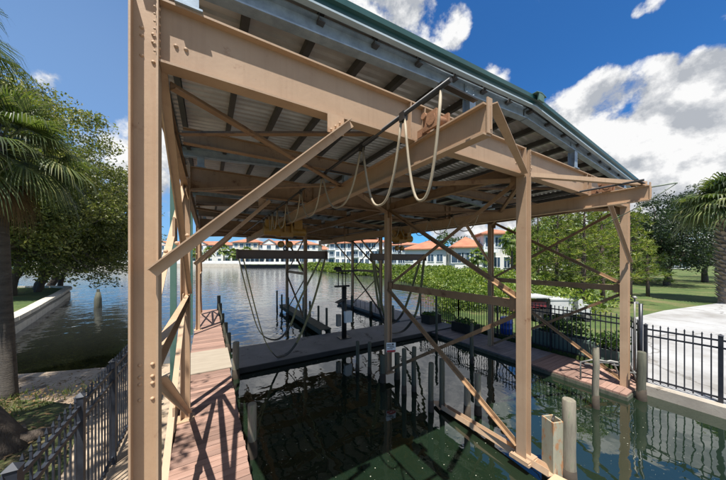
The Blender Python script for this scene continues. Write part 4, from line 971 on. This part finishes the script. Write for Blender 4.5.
# branches hanging out over the water
t = thing('overhanging_branch', (-9.0, 26.5, 3.0), 'thin oak branches drooping low over the water beyond the seawall', 'branch')
mb = MB(); lf = MB(); rg = random.Random(44)
for i in range(16):
    p = V((-9.2 + rg.uniform(-.5, .8), 24.5 + rg.uniform(-2, 4), 3.6 + rg.uniform(-.4, .8))); q = p + V((rg.uniform(2.0, 4.2), rg.uniform(-1.5, 1.5), rg.uniform(-2.6, -.8)))
    pts = limb(mb, p, q, .045, .008, rg, 6, .18, 5)
    for c in pts[2:]: leaves(lf, c, (.42, .42, .28), 22, .17, rg)
mb.build('limbs', M['bark'], t, recalc=False); lf.build('foliage', M['oakleaf'], t, recalc=False)
# leaning oak close by, its crown out over the shore
broadleaf('leaning_oak', 'dark leaning trunk rising from the grass at the lower left corner', (-1.95, 3.35, .30), 3.0, ((-4.3, .9, 7.2), (2.5, 2.3, 1.4)), 60, 120, .15, 'oakleaf', 21, .26, lean=(-2.5, .1), cl=.75)
rt = MB(); rt.tube([(-1.98, 3.32, .42), (-1.75, 3.52, .40), (-1.45, 3.72, .35)], [.13, .09, .03], 8); rt.tube([(-1.95, 3.4, .42), (-1.98, 3.75, .38), (-2.1, 4.1, .34)], [.1, .07, .03], 8)
tag(rt.build('driftwood', M['bark'], recalc=False), 'twisted bare roots lying in the grass by the left fence', 'driftwood')
# grass tufts on the near left shore
rg = random.Random(9); mb = MB()
for i in range(9000):
    x = rg.uniform(-6.0, -1.2); y = rg.uniform(1.0, 5.6)
    if y > 5.2 - .45 * (x + 2) and rg.random() < .8: continue
    if math.sin(x * 2.1 + 1) + math.sin(y * 1.7 + x) < -.3: continue
    h_ = rg.uniform(.04, .12); a = rg.uniform(0, 6.28); b_ = V((x, y, .37)); tpt = b_ + V((rg.gauss(0, .03), rg.gauss(0, .03), h_)); sd = V((math.cos(a), math.sin(a), 0)) * .007
    mb.add([b_ - sd, b_ + sd, tpt], [(0, 1, 2)])
tag(mb.build('grass', M['blade'], recalc=False), 'short rough grass on the near left shore', 'grass', None, 'stuff')

rg = random.Random(29); mb = MB()
for i in range(4200):
    x = rg.uniform(-6.0, -1.15); y = rg.uniform(1.2, 7.2); z = .385 if y < 5.2 else .385 - .13 * (y - 5.2)
    if y > 6.2 and rg.random() < .55: continue
    c = V((x, y, z + .012)); a = rg.uniform(0, 6.28); l = rg.uniform(.018, .05); t1 = V((math.cos(a), math.sin(a), rg.uniform(-.3, .3))) * l; t2 = V((-math.sin(a), math.cos(a), rg.uniform(-.3, .3))) * l * .4
    mb.add([c - t1, c + t2, c + t1, c - t2], [(0, 1, 2, 3)])
tag(mb.build('leaf_litter', M['deadleaf'], recalc=False), 'dry brown leaf litter over the shore grass and sand at left', 'leaves', None, 'stuff')

# right side
GP = 'young pines behind the right dock'
for i, (px, Y, h, sp, lb) in enumerate(((583, 13.5, 5.9, 1.6, 'pine standing midway between the near middle and near right posts'), (603, 14.5, 6.0, 1.6, 'pine just left of the near right post'),
                                         (556, 15.5, 6.2, 1.7, 'pine right of the near middle post'), (538, 19.0, 6.8, 1.8, 'pine whose crown shows closest to the near middle post'), (630, 16.0, 5.6, 1.6, 'pine directly behind the near right post'),
                                         (570, 20.0, 7.2, 1.9, 'taller pine behind the row of young pines'), (648, 19.0, 4.0, 1.6, 'low bushy young pine right of the near right post'), (596, 24.0, 7.6, 2.1, 'farthest tall pine between the posts'))):
    q_ = at(px, Y); x, y = q_.x, q_.y
    pine(lb, (x, y, .18), h, 60 + i, GP, sp, .16 if h < 4 else .22, .10, (rnd.uniform(-.2, .2), rnd.uniform(-.2, .2)), .85)
fan_palm('boot_palm', 'stout fan palm with a shaggy boot covered trunk at the right edge', (27.9, .15, .18), 5.7, 2.9, 60, 'palmleaf', 31, .46, (.1, 0), True, .05, 26, dead=0, elr=1.35)
GR = 'dark oaks beyond the pale paving'
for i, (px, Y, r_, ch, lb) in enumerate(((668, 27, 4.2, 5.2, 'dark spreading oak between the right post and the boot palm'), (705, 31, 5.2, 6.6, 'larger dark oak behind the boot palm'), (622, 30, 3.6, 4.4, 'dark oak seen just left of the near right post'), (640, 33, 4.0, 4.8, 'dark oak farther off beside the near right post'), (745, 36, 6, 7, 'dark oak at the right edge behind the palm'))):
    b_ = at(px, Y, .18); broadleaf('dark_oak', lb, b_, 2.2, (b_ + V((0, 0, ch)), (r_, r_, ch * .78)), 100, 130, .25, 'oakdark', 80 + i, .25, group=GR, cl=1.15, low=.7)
# distant trees on the right behind the lawn
GT_ = 'background trees beyond the lawn'
for i, (px, Y, r_, ch, lb) in enumerate(((545, 46, 5, 5.5, 'light green tree left of the pines far across the lawn'), (585, 50, 6, 6.5, 'round tree far across the lawn behind the pines'), (620, 54, 6, 7, 'tree far across the lawn behind the near right post'), (534, 42, 3.6, 4.2, 'bushy tree right of the white tower'), (780, 60, 8, 8, 'far tree behind the boot palm'))):
    b_ = at(px, Y, .18); broadleaf('background_tree', lb, b_, 2.2, (b_ + V((0, 0, ch)), (r_, r_, ch * .8)), 70, 90, .42, 'mangrove' if i < 4 else 'oakdark', 90 + i, .25, group=GT_, cl=1.5, low=1.0)
fan_palm('garden_palm', 'palm growing in front of the white tower', at(512, 36, .5), 5.2, 2.0, 30, 'mangrove', 51, .14, lw=.07, nl=14, dead=0)
fan_palm('garden_palm', 'low palm in front of the house with blue windows', at(478, 38, .5), 2.9, 1.7, 26, 'mangrove', 52, .14, lw=.07, nl=14, dead=0)
for i, px in enumerate((196, 209, 224, 233, 247)):
    fan_palm('waterfront_palm', ('first', 'second', 'third', 'fourth', 'fifth')[i] + ' palm from the left on the far seawall walk', at(px, 110 + (i % 2) * 2, 1.2), 4.6 + .7 * (i % 3), 3.0, 24, 'mangrove', 70 + i, .25, lw=.22, nl=10, dead=0, group='palms along the far seawall')
# mangroves along the right bank
rg = random.Random(17); mb = MB()
def along(poly, s):
    for a, b in zip(poly[:-1], poly[1:]):
        L = math.dist(a, b)
        if s <= L: f = s / L; return V((a[0] + (b[0] - a[0]) * f, a[1] + (b[1] - a[1]) * f, 0)), V((b[0] - a[0], b[1] - a[1], 0)).normalized()
        s -= L
    return V((*poly[-1], 0)), V((0, 1, 0))
TL = sum(math.dist(a, b) for a, b in zip(mangr[:-1], mangr[1:]))
for i in range(760):
    s = 3.5 + (TL - 4) * rg.random() ** 1.25; p, d = along(mangr, s); nrm = V((d.y, -d.x, 0)); q = -.8 + 7.5 * rg.random() ** 1.4
    hh = (.62 + 1.05 * min(1, (q + .9) / 2.2)) * rg.uniform(.75, 1.15) * min(1, .45 + s / 16)
    c = p + nrm * q; far = (c - CAM).length; sz = .085 + .0048 * far
    for k in range(2): leaves(mb, c + V((rg.gauss(0, .3), rg.gauss(0, .3), hh * (.45 + .5 * k))), (.75, .75, .42), int(48 + 900 / (far + 5)), sz, rg)
tag(mb.build('mangrove_thicket', M['mangrove'], recalc=False), 'dense bright green mangrove thicket along the right bank', 'mangroves', None, 'stuff')
# far wood line
rg = random.Random(23); mb = MB()
for i in range(420):
    px = rg.uniform(330, 760); Y = rg.uniform(140, 175); c = at(px, Y, 0); hh = 12 + 4 * math.sin(px * .045) + 3 * math.sin(px * .13) + rg.uniform(-2, 2)
    if px > 520: hh *= .8
    for k in range(2): leaves(mb, c + V((0, 0, hh * (.45 + .4 * k))), (4.5, 4.5, 3.2), 26, 1.6, rg)
for i in range(160):
    px = rg.uniform(-60, 130); Y = rg.uniform(118, 135); c = at(px, Y, 0); hh = 7 + rg.uniform(-2, 3)
    leaves(mb, c + V((0, 0, hh * .5)), (3.5, 3.5, hh * .5), 40, 1.3, rg)
tag(mb.build('far_wood', M['farwood'], recalc=False), 'distant wooded skyline behind the white houses', 'wood', None, 'stuff')

# ------------------------------------------------------------------ buildings across the water
def house(name, label, a, b, depth, z0, ze, rise, rows, cols, wall='stucco', hip=True, ww=1.3, wh=1.6, gables=(), group=None, over=.6, arcade=False, mid=None):
    """a: left front corner, b: right front corner; windows on the front and the two sides"""
    a = V((a.x, a.y, z0)); b = V((b.x, b.y, z0)); dx = (b - a).normalized(); dy = V((-dx.y, dx.x, 0)); L = (b - a).length
    t = thing(name, (a + b) / 2, label, 'building', group)
    P = lambda u, v, z: a + dx * u + dy * v + V((0, 0, z - z0))
    mb = MB(); mb.add([P(0, 0, z0), P(L, 0, z0), P(L, depth, z0), P(0, depth, z0), P(0, 0, ze), P(L, 0, ze), P(L, depth, ze), P(0, depth, ze)], [(0, 1, 5, 4), (1, 2, 6, 5), (2, 3, 7, 6), (3, 0, 4, 7), (4, 5, 6, 7)])
    wl = mb.build('wall', M[wall], t)
    rf = MB(); o = over; ins = depth / 2 if hip else 0
    e = ze - .12
    rf.add([P(-o, -o, e), P(L + o, -o, e), P(L + o, depth + o, e), P(-o, depth + o, e), P(min(ins, L / 2), depth / 2, ze + rise), P(max(L - ins, L / 2), depth / 2, ze + rise),
            P(-o, -o, e - .25), P(L + o, -o, e - .25), P(L + o, depth + o, e - .25), P(-o, depth + o, e - .25)],
           [(0, 1, 5, 4), (1, 2, 5), (2, 3, 4, 5), (3, 0, 4), (0, 6, 7, 1), (1, 7, 8, 2), (2, 8, 9, 3), (3, 9, 6, 0), (9, 8, 7, 6)])
    rf.build('roof', M['tile'], t)
    fh = (ze - z0) / rows
    def win(c, u_, n_, w_, h_):
        m_ = MB(); rt_ = Matrix((u_, n_, V((0, 0, 1)))).transposed()
        m_.box(c, (w_, .10, h_), rt_); wd_ = m_.build('window', M['glass'], t)
        f_ = MB()
        for du in (-w_ / 2 - .05, w_ / 2 + .05): f_.box(c + u_ * du, (.10, .16, h_ + .2), rt_)
        for dz in (-h_ / 2 - .05, h_ / 2 + .05): f_.box(c + V((0, 0, dz)), (w_, .16, .10), rt_)
        f_.box(c, (.06, .13, h_), rt_)
        f_.build('frame', M['white'], wd_)
    for r_ in range(rows):
        for c_ in range(cols):
            u = L * (c_ + .5) / cols + (.18 * ((c_ * 7 + r_) % 3 - 1))
            win(P(u, -.03, z0 + fh * (r_ + .52)), dx, -dy * -1, ww * (1 if (c_ + r_) % 4 else 1.5), wh)
        nside = max(1, int(depth / 4))
        for c_ in range(nside):
            win(P(L + .03, depth * (c_ + .5) / nside, z0 + fh * (r_ + .52)), dy, dx, ww, wh)
            win(P(-.03, depth * (c_ + .5) / nside, z0 + fh * (r_ + .52)), dy, dx, ww, wh)
    for gu, gw, gh in gables:
        g = MB(); g.add([P(gu - gw / 2, -.5, z0), P(gu + gw / 2, -.5, z0), P(gu + gw / 2, -.5, ze + .3), P(gu, -.5, ze + gh), P(gu - gw / 2, -.5, ze + .3),
                         P(gu - gw / 2, 3, z0), P(gu + gw / 2, 3, z0), P(gu + gw / 2, 3, ze + .3), P(gu, 3, ze + gh), P(gu - gw / 2, 3, ze + .3)],
                        [(0, 1, 2, 3, 4), (9, 8, 7, 6, 5), (0, 5, 6, 1), (1, 6, 7, 2), (4, 9, 5, 0)])
        gw_ = g.build('gable_wall', M[wall], t)
        g = MB(); q = .18
        for sx in (-1, 1):
            g.add([P(gu, -.8, ze + gh), P(gu + sx * (gw / 2 + .4), -.8, ze + .1), P(gu + sx * (gw / 2 + .4), 3.2, ze + .1), P(gu, 3.2, ze + gh), P(gu, -.8, ze + gh + q), P(gu + sx * (gw / 2 + .4), -.8, ze + .1 + q), P(gu + sx * (gw / 2 + .4), 3.2, ze + .1 + q), P(gu, 3.2, ze + gh + q)],
                  [(0, 1, 2, 3), (4, 5, 6, 7), (0, 1, 5, 4), (1, 2, 6, 5), (2, 3, 7, 6), (3, 0, 4, 7)])
        g.build('gable_roof', M['tile'], t)
        for r_ in range(rows): win(P(gu, -.54, z0 + fh * (r_ + .55)), dx, dy, 1.8, 1.7)
    bl_ = MB()
    for c_ in range(0, cols, 4):      # balconies
        for r_ in range(1, rows):
            u = L * (c_ + .5) / cols; zz = z0 + fh * r_
            bl_.add([P(u - 1.3, -1.1, zz), P(u + 1.3, -1.1, zz), P(u + 1.3, -.01, zz), P(u - 1.3, -.01, zz), P(u - 1.3, -1.1, zz + .15), P(u + 1.3, -1.1, zz + .15), P(u + 1.3, -.01, zz + .15), P(u - 1.3, -.01, zz + .15)], [(0, 1, 5, 4), (1, 2, 6, 5), (3, 0, 4, 7), (4, 5, 6, 7), (3, 2, 1, 0)])
            for k in range(9): bl_.bx(P(u - 1.2 + .3 * k, -1.05, zz + .15) - V((.03, .03, 0)), P(u - 1.2 + .3 * k, -1.05, zz + 1.0) + V((.03, .03, 0)))
            bl_.extr(P(u - 1.3, -1.05, zz + 1.05), P(u + 1.3, -1.05, zz + 1.05), prR(.08, .08))
    if rows > 1: bl_.build('balcony', M['stuccob'], t)
    return t
GH = 'white houses with orange tile roofs across the water'
house('apartment_block', 'long white three storey wing with orange roofs at the left end of the far shore', at(120, 121), at(232, 121), 12, 1.2, 10.0, 2.0, 3, 13, gables=((20, 5, 1.6), (38, 5, 1.6)), group=GH)
house('apartment_block', 'taller cream block with a raised orange hip roof in the far shore row', at(232.5, 119), at(258, 119), 12, 1.2, 11.2, 2.3, 3, 4, 'cream', ww=1.5, group=GH)
house('apartment_block', 'white three storey wing with a white gable behind the covered pier', at(258.5, 120), at(318, 120), 12, 1.2, 10.2, 2.0, 3, 8, gables=((5, 6, 2.2), (20, 5, 1.4)), group=GH)
house('apartment_block', 'white corner block with many windows above the mangroves', at(329, 92), at(384, 84), 14, 1.0, 8.9, 2.3, 3, 9, 'stucco', group=GH)
house('apartment_block', 'small orange roofed block in the gap beside the middle tower', at(292, 135), at(330, 135), 10, 1.0, 8.5, 2.4, 2, 6, group=GH)
house('apartment_block', 'pale blue block with a flat orange roof behind the middle post', at(386, 80), at(420, 76), 12, 1.0, 7.6, 1.0, 2, 6, 'stuccob', group=GH)
house('villa', 'low villa with a broad orange hip roof above the mangroves', at(405, 62), at(446, 58), 9, .8, 5.6, 2.0, 1, 4, 'stucco', group=GH)
house('villa', 'white villa with blue windows left of the tower', at(455, 50), at(484, 49), 8, .8, 5.55, 2.1, 1, 4, ww=1.5, wh=1.9, group=GH)
house('tower_house', 'tall square white tower with an orange hip roof', at(484, 48), at(510, 47.5), 4.8, .5, 7.9, .95, 2, 3, ww=1.0, wh=1.8, over=.7, group=GH)
house('villa', 'low white wing with an orange roof right of the tower', at(509, 50), at(530, 50), 7, .5, 2.6, .9, 1, 3, group=GH)
house('villa', 'white house half hidden behind the pines', at(532, 62), at(566, 62), 8, .4, 3.4, 2.0, 1, 5, group=GH)
house('villa', 'pale house half hidden by the pines, beside the near right post', at(584, 80), at(612, 78), 8, .4, 2.6, 1.7, 1, 5, 'stuccob', group=GH)
house('villa', 'house with an orange roof far behind the dark oak', at(655, 75), at(690, 72), 8, .4, 3.0, 1.5, 1, 5, group=GH)
# far seawall, boathouse pier
mb = MB(); a, b = at(20, 108), at(246, 106); mb.extr((a.x, a.y, .3), (b.x, b.y, .3), prR(1.0, 2.0))
tag(mb.build('far_seawall', M['wallc']), 'long tan seawall on the far shore before the palms', 'seawall')
mb = MB(); a, b = at(20, 110), at(246, 108); mb.extr((a.x, a.y, 1.9), (b.x, b.y, 1.9), prR(.3, 1.2))
tag(mb.build('garden_wall', M['stucco']), 'low white garden wall running behind the far seawall', 'wall')
pr = thing('white_pier', at(270, 98, 0), 'white covered pier on posts in front of the long block', 'pier')
a, b = at(241, 98), at(302, 98); dx = (b - a).normalized(); L = (b - a).length
mb = MB(); mb.extr((a.x, a.y, 1.75), (b.x, b.y, 1.75), prR(4, .9)); mb.build('deck', M['stucco'], pr)
for i in range(8):
    p = a.lerp(b, i / 7); mb = MB(); mb.bx((p.x - .3, p.y - .3, -1), (p.x + .3, p.y + .3, 1.30)); mb.build('pier_post', M['stucco'], pr)
for i in range(12):
    p = a.lerp(b, (i + .5) / 12); mb = MB(); mb.bx((p.x - .9, p.y + 1.2, 2.2), (p.x + .2, p.y + 1.5, 4.2)); mb.build('screen', M['glass'], pr)
mb = MB(); mb.extr((a.x, a.y, 4.5), (b.x, b.y, 4.5), prR(3.6, .45)); mb.build('canopy', M['stucco'], pr)
mb = MB(); mb.extr((a.x, a.y, .55), (b.x, b.y, .55), prR(1.2, 1.1)); mb.build('under_deck', M['dark'], pr)
